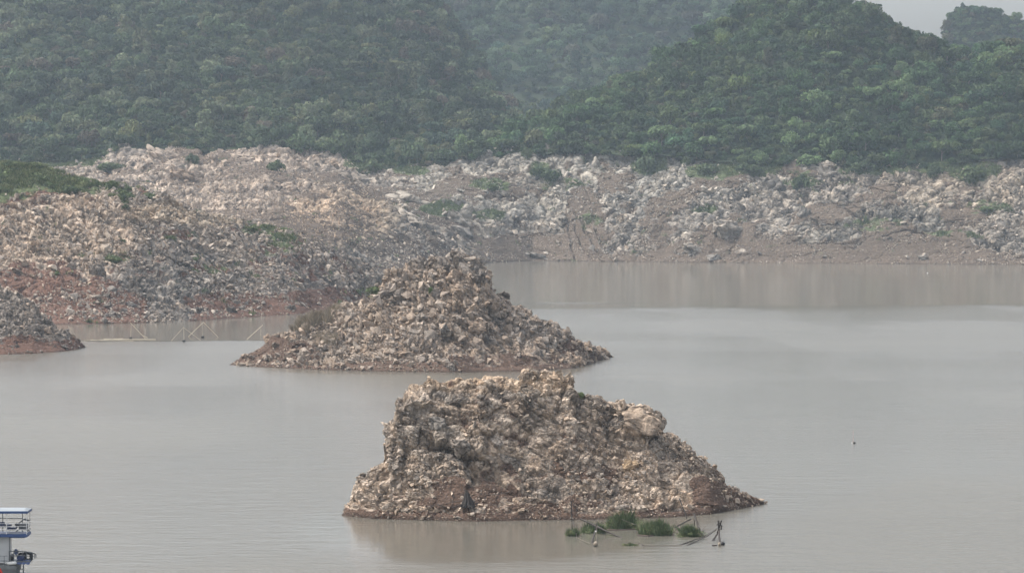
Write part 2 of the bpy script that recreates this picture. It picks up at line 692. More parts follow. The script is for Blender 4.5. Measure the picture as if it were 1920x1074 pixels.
def rubble(L, n, smin, smax, power, weight, seed, mat, label, where, palette, warm=0.0, bed=None, loose=0.5):
    rng = np.random.default_rng(seed)
    P, N, C, i = sample(L, n, weight, rng, smax * 4)
    s = smin * (1 - rng.random(n) * (1 - (smax / smin) ** (-power))) ** (-1 / power)
    m = P[:, 2] > -0.1
    P, N, s = P[m], N[m], s[m]
    n = len(P)
    S = s[:, None] * (0.5 * (0.75 + 0.5 * rng.random((n, 3))))
    P = P + N * (s * 0.14)[:, None]
    t = rng.random(n) * 0.8 + 0.1 + (fbm(P / (smax * 5), seed, 3) - 0.5) * 0.9 + warm
    stops = np.linspace(0.05, 0.95, len(palette))
    col = np.stack([np.interp(t, stops, [PAL[q][c] for q in palette]) for c in range(3)], -1)
    col = col * (0.85 + 0.3 * rng.random((n, 1)))
    col = col * zone_tint(L.zone, *PIX(P))
    Rm = rand_rot(n, rng)
    if bed is not None:
        k = rng.random(n) > loose
        Rm[k] = np.einsum('ij,njk->nik', bed.T, rand_rot(int(k.sum()), rng, 0.22))
    V, Fa, Cc = bake(ROCKS, rng.integers(0, len(ROCKS), n), P, Rm, S, col)
    me = np_mesh('loose_stones', V, Fa, Cc, mat)
    o = link_mesh('loose_stones', me)
    return tag(o, label, 'loose stones', kind='stuff')


TAKEN = set()
BMESH = {}


def boulder_mesh(k, mat):
    if (k, mat.name) not in BMESH:
        V, Fa = BOULD[k]
        st = fbm(V * 3.5 + k, 50 + k, 4)
        c = np.ones((len(V), 3), np.float32) * (0.55 + 0.65 * smooth(st, 0.32, 0.6))[:, None]
        BMESH[(k, mat.name)] = np_mesh('boulder', V, Fa, c, mat)
    return BMESH[(k, mat.name)]


def put_boulder(P, N, size, sq, colour, k, mat, label, group, rz=0.0, tilt=0.0):
    o = link_mesh('boulder', boulder_mesh(k, mat))
    o.location = P
    q = Vector((0, 0, 1)).rotation_difference(Vector(N).lerp(Vector((0, 0, 1)), 0.5).normalized())
    o.rotation_euler = (q @ Matrix.Rotation(rz, 3, 'Z').to_quaternion() @ Matrix.Rotation(tilt, 3, 'Y').to_quaternion()).to_euler()
    o.scale = (size * 0.5 * sq[0], size * 0.5 * sq[1], size * 0.5 * sq[2])
    o.color = (*[c * 0.92 for c in PAL[colour]], 1)
    return tag(o, label, 'boulder', group)


def auto_boulders(L, n, smin, smax, weight, seed, mat, place, xb, yb, group, palette):
    """the larger loose boulders of one bank, each labelled by size, colour and where it lies"""
    rng = np.random.default_rng(seed)
    P, N, C, i = sample(L, n * 5, weight, rng)
    px, py = PIX(P)
    made = 0
    pts = []
    for j in range(len(P)):
        if made >= n:
            break
        if P[j][2] < 0.15 or not (4 < px[j] < 1916):
            continue
        if any(np.linalg.norm(P[j] - q) < smin * 1.3 for q in pts):
            continue
        u = rng.random()
        s = smin * (smax / smin) ** (u ** 1.8)
        colour = palette[rng.integers(0, len(palette))]
        word = {'tan': 'tan', 'grey': 'grey', 'pale': 'pale', 'dark': 'dark grey', 'ochre': 'ochre', 'blue': 'bluish grey'}[colour]
        shape = ['angular', 'long', 'blocky', 'flat'][int(rng.integers(0, 4))]
        sq = {'angular': (1, 0.9, 0.9), 'long': (1.35, 0.75, 0.8), 'blocky': (1, 1, 1.15), 'flat': (1.25, 1.0, 0.6)}[shape]
        k = {'angular': 1, 'long': 3, 'blocky': 2, 'flat': 7}[shape] if rng.random() < 0.6 else int(rng.integers(0, 10))
        sz = 'large' if s > smin * 1.6 else 'small'
        hx = xb[int(np.clip(np.searchsorted([b[0] for b in xb], px[j]), 0, len(xb) - 1))][1]
        zv = yb[int(np.clip(np.searchsorted([b[0] for b in yb], P[j][2]), 0, len(yb) - 1))][1]
        lab = f'{sz} {shape} {word} boulder {zv} {hx} {place}'
        if lab in TAKEN:
            continue
        TAKEN.add(lab)
        pts.append(P[j])
        o = put_boulder(P[j] + N[j] * s * 0.08, N[j], s, sq, colour, k, mat, lab, group, rng.random() * 6.28, rng.normal() * 0.35)
        zt_ = zone_tint(L.zone, px[j], py[j]).reshape(3)
        o.color = (*[o.color[q] * zt_[q] for q in range(3)], 1)
        made += 1


def at_pixel(L, x, y, front=None):
    d = (L.px - x) ** 2 + (L.py - y) ** 2
    if front is not None:
        d = d + np.where(np.arange(L.shape[0])[:, None] > front, 1e6, 0)
    # nearest to the lens among close matches
    m = d < max(d.min() + 2, 9)
    dist = np.where(m, L.G[..., 1], 1e9)
    i = int(np.argmin(dist))
    r, c = i // L.shape[1], i % L.shape[1]
    return Vector(L.G[r, c]), Vector(L.N[r, c]), (r, c)


# ================================================================== NEARER ISLAND
w1 = poly([(640, 966), (700, 972), (800, 975), (900, 977), (1000, 975), (1100, 974), (1180, 972), (1250, 970), (1330, 964), (1380, 955), (1437, 944)])
c1 = poly([(640, 966), (652, 945), (662, 925), (680, 895), (700, 872), (720, 856), (723, 800), (738, 772), (740, 742), (752, 735), (768, 722), (790, 716),
           (840, 716), (860, 709), (910, 706), (945, 712), (968, 712), (972, 700), (1005, 692), (1040, 688), (1072, 692), (1080, 704), (1083, 738),
           (1096, 734), (1130, 742), (1152, 759), (1175, 757), (1215, 764), (1238, 780), (1243, 808), (1262, 818), (1292, 832), (1320, 856), (1345, 884),
           (1362, 912), (1385, 918), (1410, 926), (1437, 943)])
th1 = poly([(640, 0.0), (652, 0.25), (680, 0.5), (740, 0.85), (850, 1.0), (1080, 1.0), (1240, 0.85), (1350, 0.45), (1400, 0.22), (1437, 0.0)])
D1 = lambda x: DW(w1(x))
# foot of the cliff (as a fraction of the height), steep wall on the left, scree on the right
foot = poly([(640, 0.35), (720, 0.50), (760, 0.40), (830, 0.36), (900, 0.30), (1000, 0.45), (1100, 0.62), (1240, 0.70), (1437, 0.6)])
footd = poly([(640, 2.6), (720, 2.8), (800, 3.4), (900, 4.2), (1000, 6.0), (1150, 8.0), (1250, 8.0), (1437, 5.0)])
lip = poly([(640, 0.7), (720, 0.90), (800, 0.88), (900, 0.86), (1000, 0.84), (1100, 0.88), (1240, 0.90), (1437, 0.8)])
lipd = poly([(640, 5.0), (720, 5.6), (800, 7.0), (900, 7.6), (1000, 8.0), (1150, 10.5), (1250, 9.8), (1437, 6.0)])
crd = lambda x: D1(x) + 10.5 * th1(x)


def mix_y(fr, a=w1, b=c1):
    return lambda x: a(x) + (b(x) - a(x)) * fr(x)


L1 = Loft(640, 1437, 1.25, [
    row_w(w1, -1.2, -1.6), row_w(w1, 0.0),
    row_y(mix_y(lambda x: foot(x) * 0.5), lambda x: D1(x) + footd(x) * 0.52 * th1(x)),
    row_y(mix_y(foot), lambda x: D1(x) + footd(x) * th1(x)),
    row_y(mix_y(lip), lambda x: D1(x) + lipd(x) * th1(x)),
    row_y(c1, crd),
    row_z(lambda x: PW(x, c1(x), crd(x))[:, 2] * 0.93, lambda x: D1(x) + 14 * th1(x) + 0.3),
    row_z(lambda x: PW(x, c1(x), crd(x))[:, 2] * 0.3, lambda x: D1(x) + 19 * th1(x) + 0.8),
    row_z(lambda x: -1.2 + 0 * x, lambda x: D1(x) + 22 * th1(x) + 1.5)], 0.085)
X, Y = L1.px, L1.py
soil1 = ell(X, Y, [(845, 905, 40, 14, 0.95), (900, 925, 90, 22, 0.75), (830, 940, 60, 12, 0.7), (1000, 955, 120, 14, 0.6), (950, 890, 60, 22, 0.45),
                   (1340, 925, 42, 26, 1.0), (1390, 938, 40, 16, 0.9), (1315, 905, 22, 16, 0.8), (1090, 940, 50, 18, 0.5), (1030, 880, 60, 25, 0.4),
                   (1120, 885, 40, 16, 0.4), (750, 930, 20, 8, 0.5), (1195, 785, 14, 6, 0.8)])
soil1 = np.maximum(soil1, 0.9 * (1 - smooth(L1.G[..., 2], 0.3, 1.1)))
warm1 = ell(X, Y, [(1280, 930, 70, 50, 0.35), (1180, 880, 90, 50, 0.12), (960, 720, 200, 22, 0.15)]) - ell(X, Y, [(780, 770, 40, 45, 0.10)])
BED1 = rot3((0, 1, 0), -0.4) @ rot3((1, 0, 0), 0.35)
rock_surface(L1, [(4.4, 0.8, 0.40), (1.9, 0.42, 0.26), (0.85, 0.20, 0.17), (0.42, 0.08, 0.09)], soil1, 11, ['dark', 'grey', 'tan', 'pale', 'tan'],
             tilt=1.5, dome=0.45, stretch=(1.3, 1.0, 0.85), patchy=(3.0, 0.35), zone=1, big=(5.0, 0.6), warm=warm1 + 0.08, bed=BED1, soilrough=0.12)
isl1 = L1.mesh('rocky_island', L1.cols, M_NEAR)
tag(isl1, 'nearer rocky island with a knobbly cliff on the left and scree falling to the right', 'island', 'bare rock islands')

# ================================================================== FARTHER ISLAND
w2 = poly([(430, 684), (480, 688), (600, 693), (700, 696), (850, 698), (1000, 696), (1080, 690), (1110, 680), (1150, 669)])
c2 = poly([(430, 683), (455, 670), (490, 652), (512, 628), (525, 620), (560, 612), (585, 600), (620, 584), (660, 568), (688, 552), (702, 540), (712, 520), (735, 503),
           (760, 492), (785, 480), (815, 473), (850, 472), (880, 478), (903, 488), (910, 500), (914, 530), (935, 545), (950, 556), (965, 570), (985, 577),
           (1000, 592), (1030, 608), (1060, 628), (1100, 642), (1130, 655), (1150, 668)])
th2 = poly([(430, 0), (450, 0.25), (520, 0.6), (620, 0.85), (750, 1), (950, 1), (1050, 0.7), (1110, 0.35), (1150, 0)])
D2 = lambda x: DW(w2(x))
L2 = Loft(430, 1150, 1.35, [
    row_w(w2, -1.2, -2.5), row_w(w2, 0),
    row_y(mix_y(lambda x: 0.22 + 0 * x, w2, c2), lambda x: D2(x) + 6.0 * th2(x)),
    row_y(mix_y(lambda x: 0.58 + 0 * x, w2, c2), lambda x: D2(x) + 13.0 * th2(x)),
    row_y(mix_y(lambda x: 0.86 + 0 * x, w2, c2), lambda x: D2(x) + 17.0 * th2(x)),
    row_y(c2, lambda x: D2(x) + 20 * th2(x)),
    row_z(lambda x: PW(x, c2(x), D2(x) + 20 * th2(x))[:, 2] * 0.9, lambda x: D2(x) + 24 * th2(x) + 0.3),
    row_z(lambda x: -1.5 + 0 * x, lambda x: D2(x) + 40 * th2(x) + 2)], 0.15)
X, Y = L2.px, L2.py
soil2 = ell(X, Y, [(560, 660, 60, 26, 0.6), (500, 660, 40, 20, 0.7), (520, 640, 25, 12, 0.8), (760, 685, 160, 10, 0.85), (640, 640, 50, 20, 0.4), (1080, 650, 40, 16, 0.7), (940, 675, 120, 14, 0.55), (1110, 660, 30, 8, 0.5)])
soil2 = np.maximum(soil2, 0.95 * (1 - smooth(L2.G[..., 2], 0.4, 1.5)))
green2 = ell(X, Y, [(698, 545, 16, 9, 0.9), (812, 545, 8, 10, 0.9), (600, 640, 20, 8, 0.5)])
BED2 = rot3((0, 1, 0), -0.85) @ rot3((1, 0, 0), 0.3)
rock_surface(L2, [(4.6, 1.1, 0.5), (2.0, 0.5, 0.3), (0.9, 0.22, 0.18)], soil2, 31, ['dark', 'tan', 'grey', 'tan', 'pale'],
             tilt=1.3, dome=0.8, stretch=(2.0, 1.0, 0.65), patchy=(5.0, 0.2), zone=2, big=(9.0, 0.5), bed=BED2, green=green2, soilrough=0.15, warm=0.05 + 0 * X)
isl2 = L2.mesh('rocky_island', L2.cols, M_NEAR)
tag(isl2, 'farther rocky island, a cone of broken tan rock narrowing to a blunt top', 'island', 'bare rock islands')

# ================================================================== LEFT BANK (shore)
w3 = poly([(-420, 600), (-160, 610), (100, 608), (200, 607), (330, 604), (450, 596), (560, 589), (650, 578), (700, 566), (735, 548), (760, 530)])
c3 = poly([(-420, 598), (-330, 420), (-160, 305), (0, 309), (60, 311), (120, 326), (160, 335), (250, 349), (330, 378), (380, 398), (450, 414), (500, 424), (545, 434), (570, 447),
           (600, 460), (640, 475), (680, 492), (715, 512), (740, 522), (760, 530)])
th3 = poly([(-420, 0.05), (-300, 0.8), (-160, 1), (500, 1), (650, 0.75), (720, 0.35), (760, 0)])
D3 = lambda x: DW(w3(x))
cr3 = lambda x: D3(x) + 75 * th3(x) + 0.2
L3 = Loft(-420, 760, 1.8, [
    row_w(w3, -2, -5), row_w(w3, 0),
    row_y(mix_y(lambda x: 0.14 + 0 * x, w3, c3), lambda x: D3(x) + 14 * th3(x)),
    row_y(mix_y(lambda x: 0.55 + 0 * x, w3, c3), lambda x: D3(x) + 42 * th3(x)),
    row_y(mix_y(lambda x: 0.85 + 0 * x, w3, c3), lambda x: D3(x) + 60 * th3(x)),
    row_y(c3, cr3),
    row_z(lambda x: PW(x, c3(x), cr3(x))[:, 2] * 0.9, lambda x: D3(x) + 95 * th3(x) + 1),
    row_z(lambda x: -2 + 0 * x, lambda x: D3(x) + 170 * th3(x) + 3)], 0.30)
X, Y = L3.px, L3.py
wl3 = w3(X)
soil3 = np.maximum(0.95 * (1 - smooth(wl3 - Y, 10, 26)) * smooth(np.abs(X - 320), 20, 60), ell(X, Y, [
    (130, 560, 110, 45, 0.62), (60, 520, 90, 40, 0.4), (230, 570, 60, 30, 0.7), (430, 565, 90, 20, 0.6), (600, 560, 120, 22, 0.7), (160, 540, 25, 20, 0.8), (560, 500, 120, 30, 0.42)]))
veg3 = ell(X, Y, [(-60, 345, 150, 40, 0.85), (40, 334, 80, 30, 0.85), (115, 348, 60, 18, 0.75), (200, 345, 60, 12, 0.65), (232, 366, 14, 20, 0.6), (178, 358, 14, 8, 0.6),
                  (218, 484, 34, 9, 0.8), (500, 430, 60, 10, 0.65), (535, 452, 40, 24, 0.62), (365, 482, 14, 7, 0.7), (500, 470, 50, 14, 0.4), (275, 365, 18, 8, 0.6), (345, 440, 40, 10, 0.4), (400, 505, 60, 10, 0.4)])
warm3 = ell(X, Y, [(110, 440, 200, 110, 0.28), (340, 400, 150, 30, 0.2)]) - ell(X, Y, [(330, 530, 130, 80, 0.25), (620, 500, 120, 60, 0.2)])
BED3 = rot3((0, 1, 0), -0.6) @ rot3((1, 0, 0), 0.4)
rock_surface(L3, [(5.0, 1.3, 0.6), (2.0, 0.9, 0.5), (0.9, 0.45, 0.25)], np.maximum(soil3, veg3 * 0.8), 51, ['dark', 'grey', 'grey', 'tan', 'pale'],
             patchy=(9.0, 0.4), zone=3, big=(16.0, 1.3), bed=BED3, green=veg3, warm=warm3, soilcol=SOIL * np.array((1.14, 0.98, 0.95)), soilrough=0.2)
bank = L3.mesh('shore', L3.cols, M_MID)
tag(bank, 'rubble-covered left bank sloping down to a point behind the farther island', 'shore', kind='structure')

# ================================================================== LEFT NEAR POINT
w4 = poly([(-460, 655), (-200, 668), (0, 665), (60, 663), (110, 660), (145, 655), (160, 651)])
c4 = poly([(-460, 653), (-330, 520), (-200, 470), (-40, 525), (0, 536), (30, 552), (60, 567), (75, 588), (95, 600), (110, 612), (135, 628), (150, 640), (160, 650)])
th4 = poly([(-460, 0.02), (-300, 0.8), (-200, 1), (0, 0.9), (80, 0.6), (130, 0.3), (160, 0)])
D4 = lambda x: DW(w4(x))
L4 = Loft(-460, 160, 1.8, [
    row_w(w4, -1.5, -3), row_w(w4, 0),
    row_y(mix_y(lambda x: 0.2 + 0 * x, w4, c4), lambda x: D4(x) + 8 * th4(x)),
    row_y(mix_y(lambda x: 0.65 + 0 * x, w4, c4), lambda x: D4(x) + 19 * th4(x)),
    row_y(c4, lambda x: D4(x) + 28 * th4(x)),
    row_z(lambda x: PW(x, c4(x), D4(x) + 28 * th4(x))[:, 2] * 0.8, lambda x: D4(x) + 36 * th4(x) + 0.3),
    row_z(lambda x: -2 + 0 * x, lambda x: D4(x) + 60 * th4(x) + 2)], 0.2)
X, Y = L4.px, L4.py
soil4 = np.maximum(0.95 * (1 - smooth(w4(X) - Y, 14, 34)), ell(X, Y, [(40, 640, 60, 16, 0.6)]))
rock_surface(L4, [(2.6, 0.8, 0.35), (1.1, 0.5, 0.25), (0.55, 0.25, 0.15)], soil4, 71, ['dark', 'grey', 'grey', 'grey', 'tan'],
             zone=4, big=(8.0, 0.8), bed=BED3, warm=-0.1 + 0 * X, soilrough=0.1, soilcol=SOIL * np.array((1.05, 0.9, 0.88)))
point = L4.mesh('shore', L4.cols, M_MID)
tag(point, 'low dark point of grey rubble and brown soil at the left edge', 'shore', kind='structure')

# ================================================================== FAR SHORE
w5 = poly([(-260, 540), (520, 538), (640, 524), (740, 510), (820, 501), (890, 494.5), (950, 491), (1000, 489), (1200, 491), (1400, 493), (1700, 495), (2200, 498)])
c5 = poly([(-260, 306), (120, 306), (200, 292), (240, 274), (330, 274), (380, 282), (480, 276), (560, 284), (640, 284), (680, 310), (760, 318), (850, 300), (900, 285), (1000, 282),
           (1180, 286), (1300, 294), (1420, 306), (1560, 300), (1700, 306), (1800, 302), (1900, 292), (2200, 290)])
w5o = poly([(-260, 488), (900, 488), (1000, 489), (1200, 491), (1400, 493), (1700, 495), (2200, 498)])
D5 = lambda x: DW(w5o(x))
D5w = lambda x: DW(w5(x))
cr5 = lambda x: D5(x) + 68
d5f = lambda f: (lambda x: D5w(x) + f * (cr5(x) - D5w(x)))
L5 = Loft(-900, 2500, 2.0, [
    row_w(w5, -2, -8), row_w(w5, 0),
    row_y(mix_y(lambda x: 0.16 + 0 * x, w5, c5), d5f(0.21)),
    row_y(mix_y(lambda x: 0.55 + 0 * x, w5, c5), d5f(0.56)),
    row_y(mix_y(lambda x: 0.84 + 0 * x, w5, c5), d5f(0.85)),
    row_y(c5, cr5),
    row_z(lambda x: PW(x, c5(x), cr5(x))[:, 2] + 1, lambda x: D5(x) + 80)], 0.45)
X, Y = L5.px, L5.py
soil5 = np.maximum(0.85 * (1 - smooth(w5(X) - Y, 10, 36)), ell(X, Y, [
    (1000, 465, 110, 34, 0.95), (1095, 430, 42, 90, 0.95), (870, 350, 60, 24, 0.8), (1000, 400, 60, 30, 0.4), (1240, 450, 60, 40, 0.45), (1150, 380, 60, 40, 0.45),
    (620, 430, 90, 40, 0.55), (560, 425, 60, 14, 0.9), (760, 460, 120, 30, 0.55), (1600, 470, 200, 26, 0.5), (1520, 420, 60, 60, 0.35), (960, 345, 80, 30, 0.5), (740, 340, 60, 20, 0.45), (1440, 440, 50, 50, 0.4)]))
veg5 = ell(X, Y, [(828, 392, 40, 15, 1), (918, 402, 34, 15, 0.85), (770, 322, 40, 8, 0.9), (1010, 318, 26, 16, 0.7), (1340, 318, 60, 22, 0.75), (1420, 312, 60, 16, 0.8), (1215, 300, 36, 22, 0.8),
                  (1500, 330, 40, 30, 0.55), (1700, 310, 140, 14, 0.75), (1820, 318, 60, 20, 0.8), (920, 345, 40, 12, 0.55), (1100, 415, 30, 14, 0.45), (1850, 390, 50, 18, 0.5), (1640, 420, 60, 14, 0.5),
                  (60, 300, 140, 16, 1), (700, 305, 60, 14, 0.9), (1800, 440, 60, 10, 0.5), (1060, 345, 60, 12, 0.45), (1320, 395, 30, 6, 0.6)])
warm5 = ell(X, Y, [(450, 350, 300, 90, 0.22), (620, 400, 120, 60, 0.3), (1400, 430, 80, 30, 0.2), (1780, 360, 160, 50, 0.1)]) - ell(X, Y, [(1640, 430, 160, 60, 0.25)]) + ell(X, Y, [(1000, 320, 300, 60, 0.15)])
gully = np.zeros_like(X)
for g in ([(1062, 402), (1068, 440), (1078, 488)], [(1077, 420), (1088, 455), (1112, 488)], [(1098, 425), (1108, 450), (1128, 482)], [(1078, 398), (1094, 420), (1100, 440)], [(1118, 430), (1125, 455), (1150, 486)]):
    gx = np.interp(Y, [p[1] for p in g], [p[0] for p in g]) + 1.5 * np.sin(Y / 5.0)
    on = (Y > g[0][1]) & (Y < g[-1][1])
    gully = np.maximum(gully, np.where(on, np.exp(-((X - gx) / 2.0) ** 2), 0))
zz = L5.G[..., 2]
L5.G[..., 2] += 0.22 * ((zz / 1.1) % 1.0) * (soil5 > 0.4)
L5.G[..., 2] -= 1.3 * gully
rock_surface(L5, [(10.0, 2.4, 1.2), (4.4, 1.3, 0.8), (1.9, 0.6, 0.4)], np.maximum(soil5, veg5 * 0.75), 91, ['dark', 'grey', 'pale', 'grey', 'pale', 'pale'],
             patchy=(20.0, 0.8), zone=5, big=(24.0, 2.4), stretch=(1.3, 1.0, 1.0), bed=BED3, green=veg5, warm=warm5, soilcol=SOILFAR, soilamp=0.1, soilrough=0.3)
far = L5.mesh('shore', L5.cols, M_FAR)
tag(far, 'far shore of pale broken limestone and brown soil below the forest', 'shore', kind='structure')

# ================================================================== HILLS
def hill(x0, x1, rows, label, seed, amp=4.0, sc=30.0, vstep=4.0):
    L = Loft(x0, x1, 14, rows, vstep, 2)
    N = L.smoothN(3)
    n = (fbm(L.G.reshape(-1, 3) / sc, seed, 4) - 0.5).reshape(L.shape) * 2 * amp
    L.G = L.G + N * n[..., None]
    L.recalc()
    c = np.ones((*L.shape, 3)) * np.array((0.032, 0.045, 0.022)) * (0.7 + 0.7 * fbm(L.G.reshape(-1, 3) / 4, seed, 3).reshape(*L.shape, 1))
    L.cols = c
    o = L.mesh('hill', c, M_FAR, True)
    tag(o, label, 'hill', kind='structure')
    return L


base5 = lambda dy, dd: row_y(lambda x: c5(x) + dy, lambda x: D5(x) + 68 + dd)
rA = poly([(-900, 240), (-600, 40), (-300, -80), (700, -70), (790, -40), (840, 30), (900, 130), (950, 205), (1010, 265), (1100, 285)])
HA = hill(-900, 1100, [base5(6, -2),
                       row_y(lambda x: c5(x) + (rA(x) - c5(x)) * 0.2, lambda x: D5(x) + 140),
                       row_y(lambda x: c5(x) + (rA(x) - c5(x)) * 0.6, lambda x: D5(x) + 290),
                       row_y(rA, lambda x: D5(x) + 440),
                       row_z(lambda x: PW(x, rA(x), D5(x) + 440)[:, 2] * 0.8, lambda x: D5(x) + 540)],
          'steep forested hill filling the upper left, its flank falling to the right', 201, 5.0, 32.0)
rB = poly([(820, 300), (880, 285), (930, 262), (980, 240), (1040, 222), (1100, 190), (1150, 165), (1200, 142), (1260, 108), (1310, 75), (1360, 44), (1400, 20), (1450, 0), (1520, -9), (1570, -5), (1620, 12),
           (1655, 45), (1700, 55), (1740, 70), (1768, 98), (1790, 112), (1840, 112), (1880, 98), (1940, 92), (2200, 80), (2500, 230)])
HB = hill(820, 2500, [base5(6, -3),
                      row_y(lambda x: c5(x) + (rB(x) - c5(x)) * 0.25, lambda x: D5(x) + 92),
                      row_y(lambda x: c5(x) + (rB(x) - c5(x)) * 0.65, lambda x: D5(x) + 135),
                      row_y(rB, lambda x: D5(x) + 185),
                      row_z(lambda x: PW(x, rB(x), D5(x) + 185)[:, 2] * 0.75, lambda x: D5(x) + 260)],
          'rounded forested hill on the right standing against the sky', 221, 4.0, 26.0)
rC = poly([(600, -120), (1200, -100), (1330, -60), (1400, -35), (1480, 10), (1700, 200)])
HC = hill(600, 1700, [row_y(lambda x: 300 + 0 * x, lambda x: 1820 + 0 * x),
                      row_y(lambda x: 300 + (rC(x) - 300) * 0.5, lambda x: 1960 + 0 * x),
                      row_y(rC, lambda x: 2110 + 0 * x),
                      row_z(lambda x: 60 + 0 * x, lambda x: 2250 + 0 * x)],
          'bluish hazy forested hill seen in the gap between the two nearer hills', 241, 6.0, 40.0)
rD = poly([(1770, 50), (1777, 14), (1800, 10), (1850, 6), (1880, 30), (1920, 40), (2000, 42), (2260, 90)])
HD = hill(1770, 2260, [row_y(lambda x: 200 + 0 * x, lambda x: 1900 + 0 * x),
                       row_y(lambda x: 120 + 0 * x, lambda x: 1915 + 0 * x),
                       row_y(rD, lambda x: 1935 + 0 * x),
                       row_z(lambda x: 60 + 0 * x, lambda x: 2040 + 0 * x)],
          'distant square-shouldered wooded crag at the upper right', 261, 1.5, 30.0)

# ================================================================== WATER, GROUND
wx = np.arange(-420, 421, 3.0)
wy = np.concatenate([np.arange(-60, 200, 20.0), np.arange(200, 1330, 3.0)])
WX, WY = np.meshgrid(wx, wy)
PWt = np.stack([WX, WY, 0 * WX], -1).reshape(-1, 3)
nz = (fbm(PWt / np.array((90.0, 30.0, 1)), 401, 4) - 0.5).reshape(WX.shape)
nz2 = (fbm(PWt / np.array((240.0, 40.0, 1)), 407, 3) - 0.5).reshape(WX.shape)
pxw, pyw = PIX(np.stack([WX, WY, 0 * WX], -1))
calm = smooth(WY + nz * 110, 725, 815) * smooth(WX, -40, 0)
calm = np.maximum(calm, smooth(WY + nz * 8, 614, 626) * (1 - smooth(WX, -30, 10)))
lee = 1 - smooth(((WX + 2.5) / 17.0) ** 2 + ((WY - 297) / 34.0) ** 2 + nz * 1.6, 0.45, 1.25)
calm = np.maximum(calm, 0.85 * lee)
lee2 = 1 - smooth(((WX + 14) / 32.0) ** 2 + ((WY - 528) / 14.0) ** 2 + nz * 1.0, 0.5, 1.2)
calm = np.maximum(calm, 0.85 * lee2)
calm = np.maximum(calm, 0.35 * smooth(nz2, 0.02, 0.14))
calm = np.clip(calm, 0, 1)
gust = smooth((fbm(PWt / np.array((24.0, 75.0, 1)), 431, 4)).reshape(WX.shape), 0.42, 0.6)
idx = np.arange(WX.size).reshape(WX.shape)
wf = np.stack([idx[:-1, :-1], idx[:-1, 1:], idx[1:, 1:], idx[1:, :-1]], -1).reshape(-1, 4)
mw, nt, b = mat_new('muddy lake water')
N_, L_ = nt.nodes, nt.links
at = N_.new('ShaderNodeAttribute')
at.attribute_name = 'col'
geo = N_.new('ShaderNodeNewGeometry')


def wave(scale, vec, detail=3, rough=0.55):
    mp = N_.new('ShaderNodeMapping')
    mp.inputs['Scale'].default_value = vec
    mp.inputs['Rotation'].default_value = (0, 0, 0.12)
    L_.new(geo.outputs['Position'], mp.inputs['Vector'])
    n = N_.new('ShaderNodeTexNoise')
    n.inputs['Scale'].default_value = scale
    n.inputs['Detail'].default_value = detail
    n.inputs['Roughness'].default_value = rough
    L_.new(mp.outputs[0], n.inputs['Vector'])
    return n


def mth(op, a, b_=None, c=None):
    m = N_.new('ShaderNodeMath')
    m.operation = op
    for i, v in enumerate((a, b_, c)):
        if v is None:
            continue
        if isinstance(v, (int, float)):
            m.inputs[i].default_value = v
        else:
            L_.new(v, m.inputs[i])
    return m.outputs[0]


sep = N_.new('ShaderNodeSeparateColor')
L_.new(at.outputs['Color'], sep.inputs[0])
calm_s = sep.outputs[0]
rip = mth('MULTIPLY', mth('SUBTRACT', 1.0, calm_s), mth('MULTIPLY_ADD', sep.outputs[1], 0.75, 0.45))
n1 = wave(1.0, (1.1, 2.2, 1), 4)
n2 = wave(1.0, (0.10, 0.35, 1), 3)
n4 = wave(1.0, (0.28, 0.75, 1), 3)
hsum = mth('ADD', mth('ADD', n1.outputs['Fac'], mth('MULTIPLY', n4.outputs['Fac'], 1.3)), mth('MULTIPLY', n2.outputs['Fac'], 1.2))
bp = N_.new('ShaderNodeBump')
bp.inputs['Distance'].default_value = 0.34
L_.new(hsum, bp.inputs['Height'])
L_.new(mth('MULTIPLY_ADD', rip, 0.55, 0.03), bp.inputs['Strength'])
L_.new(bp.outputs[0], b.inputs['Normal'])
L_.new(mth('MULTIPLY_ADD', rip, 0.12, 0.10), b.inputs['Roughness'])
n3 = wave(1.0, (0.006, 0.02, 1), 4)
mxw = N_.new('ShaderNodeMix')
mxw.data_type = 'RGBA'
mxw.inputs['A'].default_value = (0.122, 0.113, 0.093, 1)
mxw.inputs['B'].default_value = (0.152, 0.143, 0.119, 1)
L_.new(n3.outputs['Fac'], mxw.inputs['Factor'])
L_.new(mxw.outputs['Result'], b.inputs['Base Color'])
b.inputs['IOR'].default_value = 1.33
cw = np.stack([calm.ravel(), gust.ravel(), 0 * calm.ravel()], -1)
water = link_mesh('water', np_mesh('water', PWt, wf, cw, mw, True))
tag(water, 'muddy grey brown lake water, rippled in the open and calm near the banks', 'water', kind='structure')

g_ = MB()
g_.box((0, 1500, -6), (16000, 16000, 2))
ground = g_.build('ground', plain('lake bed soil', (0.14, 0.10, 0.08), 0.95, scale=0.02))
tag(ground, 'brown land and lake bed reaching the horizon', 'ground', kind='structure')

